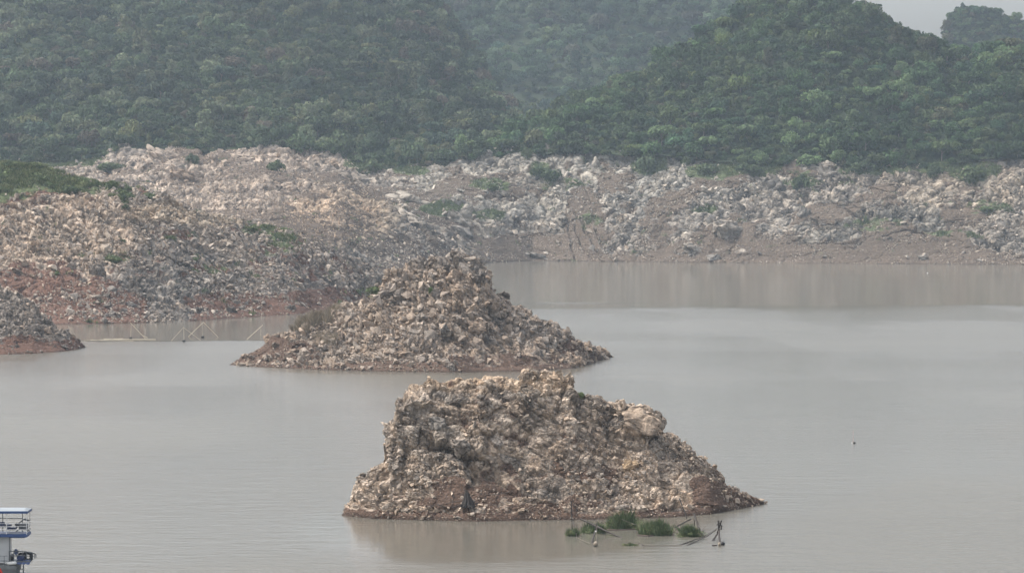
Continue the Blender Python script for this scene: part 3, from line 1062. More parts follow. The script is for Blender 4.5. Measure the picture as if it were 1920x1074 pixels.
# ================================================================== LOOSE STONES
fr1 = (L1.G[..., 1] < (crd(L1.px) + 1.5)) * (L1.G[..., 2] > 0.0)
lowr = 1 - ell(L1.px, L1.py, [(860, 790, 160, 85, 0.75), (1280, 925, 70, 50, 0.85), (1210, 785, 50, 34, 0.95), (960, 730, 190, 40, 0.6), (1010, 790, 90, 40, 0.3)])
rubble(L1, 12000, 0.10, 0.8, 1.9, fr1 * lowr * (1 - 0.62 * L1.soil), 501, M_ROCK, 'countless small loose stones covering the nearer rocky island', '', ['grey', 'tan', 'grey', 'tan', 'pale'], 0.0, BED1, 0.7)
fr2 = (L2.G[..., 1] < D2(L2.px) + 22) * (L2.G[..., 2] > 0.0)
rubble(L2, 10500, 0.25, 2.2, 1.65, fr2 * (1 - 0.6 * L2.soil), 502, M_ROCK, 'countless broken stones heaped over the farther rocky island', '', ['grey', 'tan', 'grey', 'pale', 'tan'], 0.0, BED2, 0.35)
fr3 = (L3.G[..., 1] < cr3(L3.px) + 4) * (L3.G[..., 2] > 0.0) * (L3.px > -60)
v3 = ell(L3.px, L3.py, [(-60, 335, 150, 34, 1), (40, 326, 80, 24, 0.9), (115, 348, 60, 16, 1), (200, 343, 60, 10, 0.8), (232, 372, 12, 20, 0.8)])
rubble(L3, 24000, 0.35, 2.3, 1.9, fr3 * (1 - 0.72 * L3.soil) * (1 - v3), 503, M_ROCK, 'countless pale and grey stones littering the left bank', '', ['grey', 'grey', 'tan', 'pale', 'pale'], 0.0, BED3, 0.5)
fr4 = (L4.G[..., 2] > 0.0) * (L4.px > -60)
rubble(L4, 3500, 0.25, 1.2, 2.0, fr4 * (1 - 0.8 * L4.soil), 504, M_ROCK, 'grey stones on the low dark point at the left edge', '', ['dark', 'grey', 'grey', 'grey', 'tan'], 0)
fr5 = (L5.G[..., 2] > 0.0) * (L5.px > -60) * (L5.px < 2000)
out5 = smooth(345 - L5.py, -10, 25) * smooth(L5.px, 170, 240) * 0.6
rubble(L5, 17000, 0.6, 3.2, 1.9, fr5 * (1 - 0.8 * L5.soil) * (1 - out5), 505, M_ROCKFAR, 'countless pale stones strewn over the far shore', '', ['grey', 'grey', 'pale', 'tan', 'pale'], 0.0, BED3, 0.6)
rubble(L5, 24000, 0.35, 1.1, 2.2, fr5 * (0.35 + L5.soil), 506, M_ROCKFAR, 'small pale stones sprinkled on the brown soil of the far shore', '', ['grey', 'pale', 'pale', 'tan', 'pale'], 0.1)

# ------------------------------------------------------------------ boulders one could point at
HB_ = [
    (L1, 1205, 790, 92, (1.2, 0.9, 0.72), 'tan', 0, 'big overhanging tan block on the right shoulder of the nearer island'),
    (L1, 862, 836, 46, (1.0, 1, 1.0), 'grey', 2, 'round grey knob bulging from the cliff of the nearer island'),
    (L1, 845, 856, 30, (1.1, 1, 0.8), 'grey', 1, 'smooth lilac grey block below the round knob on the nearer island'),
    (L1, 820, 790, 50, (1.0, 1, 1.0), 'grey', 4, 'mottled grey mass high on the left cliff of the nearer island'),
    (L1, 870, 886, 26, (1.3, 1, 0.7), 'tan', 3, 'jutting tan block over the soil hollow on the nearer island'),
    (L1, 803, 898, 26, (1.0, 0.9, 0.9), 'pale', 5, 'pale split boulder left of the soil hollow on the nearer island'),
    (L1, 1183, 872, 38, (1.1, 1, 0.9), 'ochre', 6, 'yellowish knobbly boulder right of centre on the nearer island'),
    (L1, 1045, 712, 44, (1.2, 1, 0.8), 'tan', 8, 'lumpy tan boulder forming the highest top of the nearer island'),
    (L1, 1200, 950, 30, (1.1, 1, 0.8), 'pale', 9, 'pale boulder above the green shrubs on the nearer island'),
    (L1, 1405, 928, 26, (1.4, 0.9, 0.7), 'tan', 3, 'tan boulder on the right tip of the nearer island'),
    (L2, 770, 545, 30, (0.6, 0.8, 1.5), 'tan', 1, 'upright tan slab near the top of the farther island'),
    (L2, 850, 570, 44, (0.75, 0.9, 1.5), 'tan', 3, 'long leaning tan slab in the upper middle of the farther island'),
    (L2, 835, 615, 34, (0.6, 0.8, 1.4), 'blue', 3, 'bluish grey leaning slab in the middle of the farther island'),
    (L2, 720, 598, 44, (1.5, 0.9, 0.7), 'tan', 7, 'long tan block sloping down left of the middle of the farther island'),
    (L2, 895, 520, 28, (0.9, 0.9, 1.3), 'grey', 2, 'grey block on the right corner of the farther island top'),
    (L2, 836, 500, 30, (1.1, 0.9, 0.9), 'dark', 4, 'dark boulder just below the crest of the farther island'),
    (L2, 745, 660, 30, (1.3, 1, 0.8), 'tan', 5, 'broad tan boulder near the waterline of the farther island'),
    (L2, 1132, 664, 26, (1.3, 1, 0.8), 'grey', 1, 'isolated grey boulder on the right tip of the farther island'),
    (L2, 462, 680, 30, (1.6, 1, 0.7), 'pale', 5, 'pale boulder on the left tip of the farther island'),
    (L3, 186, 508, 50, (0.8, 0.6, 1.1), 'grey', 2, 'tall smooth grey slab standing in the left bank rubble'),
    (L3, 337, 573, 36, (1.0, 0.9, 0.8), 'tan', 0, 'rounded tan boulder near the waterline of the left bank'),
    (L3, 247, 568, 28, (1.1, 0.9, 0.8), 'grey', 1, 'squat grey boulder at the foot of the left bank'),
    (L3, 124, 478, 16, (0.9, 0.9, 1.1), 'tan', 2, 'small upright tan block left of the grey slab on the left bank'),
    (L3, 310, 590, 34, (1.5, 1, 0.6), 'grey', 7, 'flat grey boulder touching the water on the left bank'),
    (L3, 305, 345, 34, (1.2, 1, 0.6), 'pale', 7, 'pale flat rock on the crest of the left bank'),
    (L4, 88, 600, 24, (1.1, 1, 1.0), 'dark', 4, 'dark boulder on the shoulder of the low left point'),
    (L4, 93, 618, 20, (1.3, 1, 0.7), 'tan', 3, 'tan boulder below the dark one on the low left point'),
    (L5, 768, 372, 56, (1.3, 0.8, 0.9), 'pale', 3, 'huge pale layered boulder on the far shore left of the green patch'),
    (L5, 765, 402, 46, (1.3, 0.8, 0.7), 'pale', 7, 'broad pale boulder just under the huge layered one'),
    (L5, 855, 405, 36, (1.2, 0.9, 0.8), 'pale', 5, 'pale humped boulder between the two green patches on the far shore'),
    (L5, 870, 432, 40, (1.2, 0.9, 0.7), 'grey', 0, 'grey humped boulder below the green patches on the far shore'),
    (L5, 1365, 430, 56, (1.0, 0.8, 0.9), 'pale', 2, 'square pale block in the middle of the right far shore'),
    (L5, 1552, 306, 34, (1.0, 0.9, 1.0), 'pale', 1, 'pale rock knob at the edge of the forest on the right far shore'),
    (L5, 1508, 398, 24, (1.0, 0.9, 1.1), 'grey', 6, 'grey boulder alone on the soil of the right far shore'),
    (L5, 1362, 370, 13, (0.9, 0.9, 1.0), 'pale', 0, 'small whitish boulder above the square block on the far shore'),
    (L5, 1700, 340, 13, (0.8, 0.8, 1.2), 'pale', 2, 'small whitish pointed boulder under the forest on the right far shore'),
    (L5, 1300, 465, 44, (1.2, 0.9, 0.8), 'pale', 4, 'pale boulder cluster top near the far waterline right of the gullies'),
    (L5, 1340, 480, 28, (1.1, 0.9, 0.8), 'grey', 8, 'grey boulder at the far waterline below the square block'),
    (L5, 1460, 345, 44, (0.8, 0.8, 1.2), 'grey', 3, 'grey slanted rock face high on the right far shore'),
    (L5, 400, 298, 34, (0.8, 0.8, 1.3), 'pale', 2, 'upright pale rock tower under the left forest'),
    (L5, 450, 292, 50, (1.4, 0.9, 0.8), 'pale', 7, 'layered pale outcrop right of the rock tower under the left forest'),
    (L5, 300, 292, 60, (1.5, 0.9, 0.8), 'pale', 3, 'long pale outcrop left of the rock tower under the left forest'),
    (L5, 628, 305, 44, (1.0, 0.8, 1.1), 'tan', 1, 'tan cracked outcrop at the forest edge left of centre'),
    (L5, 345, 335, 50, (1.1, 0.8, 0.9), 'tan', 2, 'smooth tan rock face above the crest of the left bank'),
    (L5, 1010, 478, 30, (1.4, 1, 0.8), 'grey', 9, 'grey boulder at the far waterline left of the gullies'),
]
for L, x, y, wpx, sq, colr, k, lab in HB_:
    P, N, _ = at_pixel(L, x, y + 2)
    size = wpx / F * P.y * (0.8 if L is L5 and y < 330 else 1.2 if L is L5 else 0.9)
    far_ = L is L5
    o = put_boulder(P + N * size * 0.02, N, size, sq, colr, k, M_ROCKFAR if far_ else M_ROCK, lab, 'outstanding boulders', rz=random.uniform(-0.5, 0.5), tilt=random.uniform(0.1, 0.5))
    zt_ = zone_tint(L.zone, np.array(float(x)), np.array(float(y))).reshape(3)
    o.color = (*[o.color[q] * zt_[q] * 0.95 for q in range(3)], 1)
    TAKEN.add(lab)

auto_boulders(L1, 60, 0.6, 1.5, fr1 * lowr, 601, M_ROCK, 'nearer island',
              [(800, 'at the left end of the'), (960, 'left of the middle of the'), (1140, 'in the middle of the'), (1300, 'right of the middle of the'), (9999, 'at the right end of the')],
              [(1.2, 'by the water'), (4, 'low'), (8, 'halfway up'), (99, 'high')], 'boulders on the nearer island', ['grey', 'tan', 'pale', 'tan'])
auto_boulders(L2, 70, 1.6, 4.2, fr2, 602, M_ROCK, 'farther island',
              [(600, 'at the left end of the'), (740, 'left of the middle of the'), (880, 'in the middle of the'), (1000, 'right of the middle of the'), (9999, 'at the right end of the')],
              [(1.5, 'by the water'), (6, 'low'), (12, 'halfway up'), (99, 'high')], 'boulders on the farther island', ['grey', 'tan', 'grey', 'tan', 'pale'])
auto_boulders(L3, 75, 1.6, 4.0, fr3 * (1 - v3), 603, M_ROCK, 'left bank',
              [(120, 'at the left end of the'), (280, 'left of the middle of the'), (440, 'in the middle of the'), (580, 'right of the middle of the'), (9999, 'at the right end of the')],
              [(2, 'by the water'), (9, 'low'), (18, 'halfway up'), (99, 'high')], 'boulders on the left bank', ['grey', 'tan', 'grey', 'dark'])
auto_boulders(L4, 12, 0.9, 2.0, fr4, 604, M_ROCK, 'dark left point',
              [(60, 'on the left of the'), (9999, 'on the right of the')], [(1.5, 'by the water'), (99, 'high')], 'boulders on the left point', ['dark', 'blue', 'grey'])
auto_boulders(L5, 75, 3.0, 7.0, fr5 * (1 - 0.7 * L5.soil), 605, M_ROCKFAR, 'far shore',
              [(500, 'on the left of the'), (900, 'left of the middle of the'), (1150, 'in the middle of the'), (1450, 'right of the middle of the'), (1700, 'on the right of the'), (9999, 'at the right edge of the')],
              [(6, 'by the water'), (18, 'low'), (30, 'halfway up'), (99, 'under the forest')], 'boulders on the far shore', ['grey', 'pale', 'pale', 'tan'])


# ================================================================== TREES
def crown_variant(seed, kind):
    rr = np.random.default_rng(seed)
    lobes = []
    if kind == 'dome':
        for k in range(11):
            a = rr.random() * 6.28
            r = 0.62 * math.sqrt(rr.random())
            z = 0.45 + 0.5 * rr.random() * (1 - r * 0.7)
            lobes.append((r * math.cos(a), r * math.sin(a), z, 0.26 + 0.2 * rr.random()))
    elif kind == 'tall':
        for k in range(12):
            a = rr.random() * 6.28
            z = 0.15 + 1.25 * k / 11
            r = 0.38 * rr.random() * (1.2 - z * 0.6)
            lobes.append((r * math.cos(a), r * math.sin(a), z, 0.2 + 0.22 * (1.3 - z * 0.6) * rr.random() + 0.08))
    elif kind == 'flat':
        for k in range(10):
            a = rr.random() * 6.28
            r = 0.8 * math.sqrt(rr.random())
            lobes.append((r * math.cos(a), r * math.sin(a), 0.62 + 0.18 * rr.random(), 0.22 + 0.14 * rr.random()))
    else:
        for k in range(9):
            a = rr.random() * 6.28
            r = 0.6 * math.sqrt(rr.random())
            lobes.append((r * math.cos(a), r * math.sin(a), 0.12 + 0.4 * rr.random() * (1 - r), 0.25 + 0.2 * rr.random()))
    n = 900
    lob = np.array(lobes)
    w = lob[:, 3] ** 2
    li = rr.choice(len(lob), n, p=w / w.sum())
    d = rr.normal(size=(n, 3))
    d /= np.linalg.norm(d, axis=1, keepdims=True)
    d[:, 2] = np.where(rr.random(n) < 0.6, np.abs(d[:, 2]), d[:, 2])
    rad = lob[li, 3] * (0.72 + 0.42 * rr.random(n))
    squash = 0.62 if kind in ('flat',) else 0.85
    c = lob[li, :3] + d * rad[:, None] * np.array((1, 1, squash))
    # leaf clump faces lie roughly across the outward direction
    nrm = d + rr.normal(size=(n, 3)) * 0.55
    nrm /= np.linalg.norm(nrm, axis=1, keepdims=True)
    t = np.cross(nrm, rr.normal(size=(n, 3)))
    t /= np.linalg.norm(t, axis=1, keepdims=True)
    bt = np.cross(nrm, t)
    s = (0.055 + 0.05 * rr.random(n))[:, None]
    asp = (0.55 + 0.4 * rr.random(n))[:, None]
    V = np.stack([c - t * s, c - bt * s * asp + nrm * s * 0.25, c + t * s, c + bt * s * asp + nrm * s * 0.25], 1).reshape(-1, 3)
    Fa = np.arange(n * 4).reshape(n, 4)
    lt = 0.8 + 0.4 * rr.random(len(lob))
    tint = lt[li] * (0.8 + 0.4 * rr.random(n))
    C = np.repeat(tint[:, None] * np.array((1.0, 1.0, 1.0)) * (1 + (rr.random((n, 3)) - 0.5) * 0.12), 4, axis=0)
    return V.astype(np.float32), Fa.astype(np.int32), C.astype(np.float32)


KINDS = ['dome', 'tall', 'flat', 'bush', 'dome', 'dome', 'dome', 'flat', 'bush', 'dome']
CROWNS = [crown_variant(700 + k, kd) for k, kd in enumerate(KINDS)]
# leaf colours
LEAF = {'dark green': (0.042, 0.070, 0.030), 'mid green': (0.065, 0.105, 0.040), 'olive green': (0.095, 0.110, 0.045), 'pale green': (0.135, 0.175, 0.080), 'yellow green': (0.145, 0.170, 0.055), 'brownish': (0.105, 0.085, 0.055), 'bluish green': (0.052, 0.095, 0.055)}
LN = list(LEAF)
LP = [0.26, 0.26, 0.16, 0.12, 0.05, 0.06, 0.09]
LEAFV = np.array([LEAF[k] for k in LN])


def tree_points(L, spacing, seed, xlim=(-190, 2110), ylim=-60):
    """evenly jittered points over a loft"""
    rng = np.random.default_rng(seed)
    tot = L.area.sum()
    n = int(tot / spacing ** 2 * 2.2)
    P, N, C, i = sample(L, n, np.ones(L.shape), rng)
    px, py = PIX(P)
    m = (px > xlim[0]) & (px < xlim[1]) & (py > ylim)
    P, N = P[m], N[m]
    # thin by a cell grid
    cell = {}
    keep = []
    for k in range(len(P)):
        key = tuple(np.floor(P[k] / spacing).astype(int))
        ok = True
        for a in (-1, 0, 1):
            for b in (-1, 0, 1):
                for c in (-1, 0, 1):
                    for q in cell.get((key[0] + a, key[1] + b, key[2] + c), ()):
                        if ((P[k] - P[q]) ** 2).sum() < (spacing * 0.78) ** 2:
                            ok = False
        if ok:
            cell.setdefault(key, []).append(k)
            keep.append(k)
    return P[keep], N[keep]


def visible_front(L, P, margin=3):
    """drop what stands well behind the crest"""
    return P


sets = []
for nm, L, sp, sd in (('left hill', HA, 6.6, 801), ('right hill', HB, 6.0, 802), ('gap hill', HC, 7.6, 803), ('crag', HD, 4.6, 804)):
    P, N = tree_points(L, sp, sd)
    # keep the side facing the lake
    r = N[:, 1] < 0.35
    P, N = P[r], N[r]
    sets.append((nm, P, N))
rngT = np.random.default_rng(99)
allP, allR, allV, allC, allH, allK, allLn = [], [], [], [], [], [], []
for si, (nm, P, N) in enumerate(sets):
    n = len(P)
    s = {'left hill': 4.5, 'right hill': 4.3, 'gap hill': 5.4, 'crag': 3.3}[nm]
    r = s * (0.55 + 1.05 * rngT.random(n) ** 2.0)
    var = rngT.integers(0, len(CROWNS), n)
    ci = rngT.choice(len(LN), n, p=LP)
    # patches of one kind of tree
    patch = fbm(P / 22.0, 810, 3)
    ci = np.where((patch > 0.60) & (rngT.random(n) < 0.5), 3, ci)
    ci = np.where((patch < 0.38) & (rngT.random(n) < 0.5), 0, ci)
    allP.append(P); allR.append(r); allV.append(var); allLn.append(ci); allK.append(np.full(n, si))
TP, TR, TV, TC, TK = map(np.concatenate, (allP, allR, allV, allLn, allK))
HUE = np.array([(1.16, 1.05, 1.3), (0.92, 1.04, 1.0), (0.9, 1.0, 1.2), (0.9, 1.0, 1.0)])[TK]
TH_ = TR * (1.0 + 0.4 * rngT.random(len(TR))) * np.where(TV == 1, 0.85, 1.0)
tpx, tpy = PIX(TP + np.stack([0 * TR, 0 * TR, TH_ * 0.5], -1))
tsize = TR / TP[:, 1]
# hidden behind the right hill or outside the frame: never among the individual ones
rBy = rB(tpx)
vis = (tpx > 5) & (tpx < 1915) & (tpy > 2) & (tpy < 310)
hid = (TK != 1) & (tpx > 830) & (tpy > rBy - 2)
hid |= (TK == 2) & (tpx < 920) & (tpy > rA(tpx))
score = np.where(vis & ~hid, tsize, 0)
order = np.argsort(-score)
TREE_LABELS = set()
indiv = []
HN = {0: 'left hill', 1: 'right hill', 2: 'hazy gap hill', 3: 'distant crag'}


def xword(k, x):
    if k == 0:
        b = [(130, 'far left side'), (300, 'left part'), (470, 'left middle'), (620, 'right middle'), (780, 'right part'), (9999, 'right flank')]
    elif k == 1:
        b = [(1080, 'low left tail'), (1220, 'left flank'), (1360, 'left shoulder'), (1500, 'left middle'), (1620, 'right middle'), (1740, 'right shoulder'), (9999, 'right saddle')]
    elif k == 2:
        b = [(1100, 'left part'), (9999, 'right part')]
    else:
        b = [(1850, 'left edge'), (9999, 'right part')]
    for lim, w in b:
        if x < lim:
            return w


def yword(k, x, y):
    top = max(0, float({0: rA, 1: rB, 2: rC, 3: rD}[k](x)))
    bot = {0: 290, 1: 295, 2: 250, 3: 100}[k]
    f = (y - top) / max(20, bot - top)
    return 'at the crest' if f < 0.16 else 'high' if f < 0.4 else 'halfway up' if f < 0.63 else 'low' if f < 0.85 else 'at the foot'


KW = {'dome': 'round-crowned', 'tall': 'tall narrow', 'flat': 'flat-topped', 'bush': 'low bushy'}
for j in order:
    if score[j] <= 0 or len(indiv) >= 290:
        break
    k = int(TK[j])
    size = 'big' if TR[j] > 5.6 else 'medium' if TR[j] > 4.6 else 'small'
    lab = f'{size} {LN[TC[j]]} {KW[KINDS[TV[j]]]} tree {yword(k, tpx[j], tpy[j])} on the {HN[k]}\'s {xword(k, tpx[j])}'
    if lab in TREE_LABELS:
        continue
    TREE_LABELS.add(lab)
    indiv.append((j, lab))
indset = np.zeros(len(TP), bool)
indset[[j for j, _ in indiv]] = True
rot = rngT.random(len(TP)) * 6.283
Rz = np.zeros((len(TP), 3, 3))
Rz[:, 0, 0] = np.cos(rot); Rz[:, 0, 1] = -np.sin(rot); Rz[:, 1, 0] = np.sin(rot); Rz[:, 1, 1] = np.cos(rot); Rz[:, 2, 2] = 1
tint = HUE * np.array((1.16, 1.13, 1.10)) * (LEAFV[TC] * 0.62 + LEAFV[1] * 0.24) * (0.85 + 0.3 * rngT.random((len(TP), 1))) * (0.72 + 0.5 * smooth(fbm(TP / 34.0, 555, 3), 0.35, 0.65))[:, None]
m = ~indset
V, Fa, Cc = bake(CROWNS, TV[m], TP[m] - np.array((0, 0, 0.5)), Rz[m], np.stack([TR[m], TR[m], TH_[m]], -1), tint[m])
forest = link_mesh('forest', np_mesh('forest', V, Fa, Cc, M_LEAF))
tag(forest, 'dense green forest covering the hills behind the lake', 'forest', kind='stuff')
# low growth filling in between the trees
un = []
for nm, L, sp, sd in (('left', HA, 4.0, 821), ('right', HB, 3.3, 822), ('gap', HC, 6.5, 823), ('crag', HD, 3.0, 824)):
    P, N = tree_points(L, sp, sd)
    r = N[:, 1] < 0.3
    un.append(P[r])
UP = np.concatenate(un)
nU = len(UP)
uR = 1.5 + 1.6 * rngT.random(nU)
uci = rngT.choice(len(LN), nU, p=LP)
a = rngT.random(nU) * 6.283
Ru = np.zeros((nU, 3, 3))
Ru[:, 0, 0] = np.cos(a); Ru[:, 0, 1] = -np.sin(a); Ru[:, 1, 0] = np.sin(a); Ru[:, 1, 1] = np.cos(a); Ru[:, 2, 2] = 1
SPARSE = [(c[0][:4 * 260], c[1][:260], c[2][:4 * 260]) for c in CROWNS]
SP2 = []
for V0, F0, C0 in SPARSE:
    q = V0.reshape(-1, 4, 3)
    ctr = q.mean(1, keepdims=True)
    q = ctr + (q - ctr) * 1.9
    SP2.append((q.reshape(-1, 3), F0, C0))
V, Fa, Cc = bake(SP2, rngT.integers(0, len(SP2), nU), UP - np.array((0, 0, 0.6)), Ru, np.stack([uR, uR, uR * 1.2], -1), (LEAFV[uci] * 0.5 + LEAFV[1] * 0.22) * (0.8 + 0.4 * rngT.random((nU, 1))))
under = link_mesh('undergrowth', np_mesh('undergrowth', V, Fa, Cc, M_LEAF))
tag(under, 'tangled undergrowth and creepers between the forest trees', 'undergrowth', kind='stuff')

CROWN_ME = [np_mesh('crown', c[0], c[1], c[2], M_LEAF) for c in CROWNS]


def trunk_mesh():
    mb = MB()
    mb.tube([(0, 0, -0.25), (0.01, 0, 0.2), (0.03, 0.01, 0.45), (0.0, 0.02, 0.7)], 0.035, 0.015, 6)
    for k in range(5):
        an = k * 1.3
        mb.tube([(0.02, 0, 0.35 + 0.05 * k), (0.18 * math.cos(an), 0.18 * math.sin(an), 0.5 + 0.05 * k), (0.36 * math.cos(an), 0.36 * math.sin(an), 0.6 + 0.05 * k)], 0.018, 0.006, 5)
    bmesh.ops.recalc_face_normals(mb.bm, faces=mb.bm.faces)
    me = bpy.data.meshes.new('trunk')
    mb.bm.to_mesh(me)
    mb.bm.free()
    me.materials.append(M_BARK)
    return me


TRUNK = trunk_mesh()
for j, lab in indiv:
    e = empty('forest_tree', TP[j] - np.array((0, 0, 0.5)))
    e.rotation_euler = (0, 0, float(rot[j]))
    e.scale = (TR[j], TR[j], TH_[j])
    k = int(TK[j])
    tag(e, lab, 'tree', 'trees on the ' + HN[k])
    c = link_mesh('crown', CROWN_ME[TV[j]], e)
    c.color = (*tint[j], 1)
    link_mesh('trunk', TRUNK, e)

# ------------------------------------------------------------------ shrubs on the banks
SHV = [crown_variant(900 + k, 'bush') for k in range(4)]
SH_ME = [np_mesh('foliage', v[0], v[1], v[2], M_LEAF) for v in SHV]
STEM = None


def shrub(P, w, h, colour, label, group, k=0):
    e = empty('shrub', P)
    e.scale = (w / 2, w / 2, h * 1.1)
    e.rotation_euler = (0, 0, random.uniform(0, 6))
    tag(e, label, 'shrub', group)
    c = link_mesh('foliage', SH_ME[k % 4], e)
    c.color = (*colour, 1)
    mb = MB()
    for q in range(4):
        a = q * 1.6
        mb.tube([(0, 0, -0.1), (0.2 * math.cos(a), 0.2 * math.sin(a), 0.25), (0.4 * math.cos(a), 0.4 * math.sin(a), 0.5)], 0.03, 0.012, 5)
    me = bpy.data.meshes.new('stem')
    bmesh.ops.recalc_face_normals(mb.bm, faces=mb.bm.faces)
    mb.bm.to_mesh(me)
    mb.bm.free()
    me.materials.append(M_BARK)
    link_mesh('stem', me, e)


G1, G2, G3 = (0.090, 0.120, 0.052), (0.120, 0.155, 0.065), (0.068, 0.095, 0.046)
for (x, y, w, h, c, lab) in [
        (1010, 325, 44, 24, G3, 'dark shrub on the pale rocks at the far shore just left of the gullies'),
        (1035, 330, 40, 26, G3, 'dark round shrub in a rock hollow above the far gullies'),
        (1210, 315, 50, 40, G3, 'large dark shrub hanging below the forest edge right of centre'),
        (1215, 295, 40, 30, G1, 'bushy shrub at the forest edge above the large dark one'),
        (990, 292, 26, 26, G1, 'narrow dark shrub dropping from the forest over white rocks'),
        (1330, 320, 50, 24, G1, 'green shrub among upright rocks under the right hill'),
        (1400, 318, 60, 24, G3, 'wide dark shrub on the grassy strip under the right hill'),
        (1500, 350, 40, 36, G3, 'dark shrub beside the slanted rock face on the right far shore'),
        (1620, 315, 60, 26, G3, 'dark shrub right of the pale rock knob by the forest'),
        (1750, 325, 40, 30, G3, 'dark shrub near the small pointed white boulder'),
        (1820, 330, 70, 34, G1, 'broad green shrub near the right end of the far shore'),
        (1290, 305, 30, 20, G1, 'small green shrub where the far white rocks meet the forest'),
        (920, 350, 40, 16, G1, 'low shrub on the terrace above the second green patch'),
        (1850, 392, 40, 14, G2, 'low bright shrub halfway down the far right slope'),
        (700, 320, 60, 34, G1, 'green shrub at the forest foot left of centre'),
        (640, 270, 70, 50, (0.085, 0.115, 0.058), 'large pale green spreading shrub above the tan cracked outcrop'),
        (520, 315, 40, 26, G1, 'shrub between the layered outcrop and the tan outcrop'),
        (360, 300, 30, 22, G3, 'dark shrub just left of the rock tower'),
        (205, 318, 60, 20, G1, 'low shrub at the left end of the pale outcrop')]:
    P, N, _ = at_pixel(L5, x, y)
    s = P.y / F
    shrub(P - Vector((0, 0, 0.5)), w * s, h * s, c, lab, 'shrubs on the far shore', k=int(x) % 4)
for (x, y, w, h, c, lab) in [
        (205, 350, 30, 20, G1, 'rounded shrub on the crest of the left bank left of the bare stones'),
        (180, 345, 30, 14, G1, 'low shrub next to the pale stones on the left bank crest'),
        (232, 372, 22, 20, G3, 'dark shrub drooping down the upper left bank'),
        (236, 388, 18, 14, G3, 'small dark shrub below the drooping one on the left bank'),
        (222, 486, 30, 10, G2, 'bright green shrub above the tall grey slab'),
        (240, 356, 26, 16, G1, 'rightmost shrub on the green crest of the left bank'),
        (278, 368, 16, 10, G1, 'isolated small shrub right of the green crest'),
        (130, 360, 40, 20, G3, 'dark shrub at the lower edge of the left bank greenery'),
        (365, 484, 18, 8, G2, 'small bright shrub in the middle of the left bank'),
        (545, 462, 20, 8, G2, 'bright low shrub near the right end of the left bank crest')]:
    P, N, _ = at_pixel(L3, x, y)
    s = P.y / F
    shrub(P - Vector((0, 0, 0.3)), w * s, h * s, c, lab, 'shrubs on the left bank', k=int(x) % 4)
P, N, _ = at_pixel(L2, 698, 548)
shrub(P, 2.6, 1.5, G2, 'green shrub on the left shoulder of the farther island', 'shrubs on the islands', 1)
P, N, _ = at_pixel(L2, 812, 548)
shrub(P, 1.5, 1.5, G2, 'small green shrub in the rocks below the farther island top', 'shrubs on the islands', 2)
P, N, _ = at_pixel(L1, 1088, 742)
shrub(P, 0.9, 0.7, G2, 'tiny green shrub in the notch right of the nearer island top', 'shrubs on the islands', 3)


# ------------------------------------------------------------------ grass
def grass(L, n, weight, seed, h0, h1, label, cols, name='grass', w=0.05):
    rng = np.random.default_rng(seed)
    P, N, C, i = sample(L, n, weight, rng)
    h = h0 + (h1 - h0) * rng.random(n) * (0.4 + 0.9 * fbm(P / 3.0, seed, 2))
    a = rng.random(n) * 6.283
    ww = w * (0.6 + 0.8 * rng.random(n))
    t = np.stack([np.cos(a), np.sin(a), 0 * a], -1)
    lean = rng.normal(size=(n, 3)) * 0.35
    lean[:, 2] = 1
    tip = P + lean * h[:, None]
    mid = P + lean * h[:, None] * 0.55 - np.stack([lean[:, 0], lean[:, 1], 0 * h], -1) * h[:, None] * 0.15
    V = np.stack([P - t * ww[:, None], P + t * ww[:, None], mid + t * ww[:, None] * 0.8, tip, mid - t * ww[:, None] * 0.8], 1).reshape(-1, 3)
    Fa = np.arange(n * 5).reshape(n, 5)
    cc = np.array(cols)[rng.integers(0, len(cols), n)] * (0.75 + 0.5 * rng.random((n, 1)))
    me = np_mesh(name, V, Fa, np.repeat(cc, 5, 0), M_GRASS)
    return tag(link_mesh(name, me), label, 'grass', kind='stuff')


gw3 = fr3 * smooth(ell(L3.px, L3.py, [(-60, 335, 150, 38, 0.85), (40, 330, 80, 30, 0.85), (115, 347, 60, 17, 0.75), (200, 344, 60, 11, 0.7), (232, 366, 12, 18, 0.55), (218, 484, 26, 7, 0.7), (500, 432, 50, 8, 0.45), (535, 452, 26, 16, 0.4)])
                   + (fbm(L3.G.reshape(-1, 3) / 3.5, 881, 4).reshape(L3.shape) - 0.5) * 2.0, 0.4, 0.75)
vw = gw3 * smooth(fbm(L3.G.reshape(-1, 3) / 4.0, 883, 3).reshape(L3.shape), 0.45, 0.6)
rw = np.random.default_rng(77)
Pw_, _, _, _ = sample(L3, 420, vw, rw)
aw = rw.random(420) * 6.283
Rw_ = np.zeros((420, 3, 3))
Rw_[:, 0, 0] = np.cos(aw); Rw_[:, 0, 1] = -np.sin(aw); Rw_[:, 1, 0] = np.sin(aw); Rw_[:, 1, 1] = np.cos(aw); Rw_[:, 2, 2] = 1
sw = 0.5 + 1.9 * rw.random(420) ** 2
V, Fa, Cc = bake([(c[0][:4 * 300], c[1][:300], c[2][:4 * 300]) for c in SHV], rw.integers(0, 4, 420), Pw_, Rw_, np.stack([sw, sw, sw * 0.9], -1), np.array([G1, G2, G3, (0.16, 0.18, 0.08)])[rw.integers(0, 4, 420)] * (0.85 + 0.5 * rw.random((420, 1))))
tag(link_mesh('weeds', np_mesh('weeds', V, Fa, Cc, M_LEAF)), 'bushy weeds matted over the green crest of the left bank', 'weeds', kind='stuff')
grass(L3, 30000, gw3, 901, 0.2, 1.2, 'tall green grass and weeds on the crest of the left bank', [G1, G2, G3, (0.17, 0.19, 0.08), (0.21, 0.21, 0.11)], w=0.09)
gw5 = fr5 * smooth(veg5 * 0.85 + (fbm(L5.G.reshape(-1, 3) / 5.0, 882, 4).reshape(L5.shape) - 0.5) * 2.0, 0.45, 0.8)
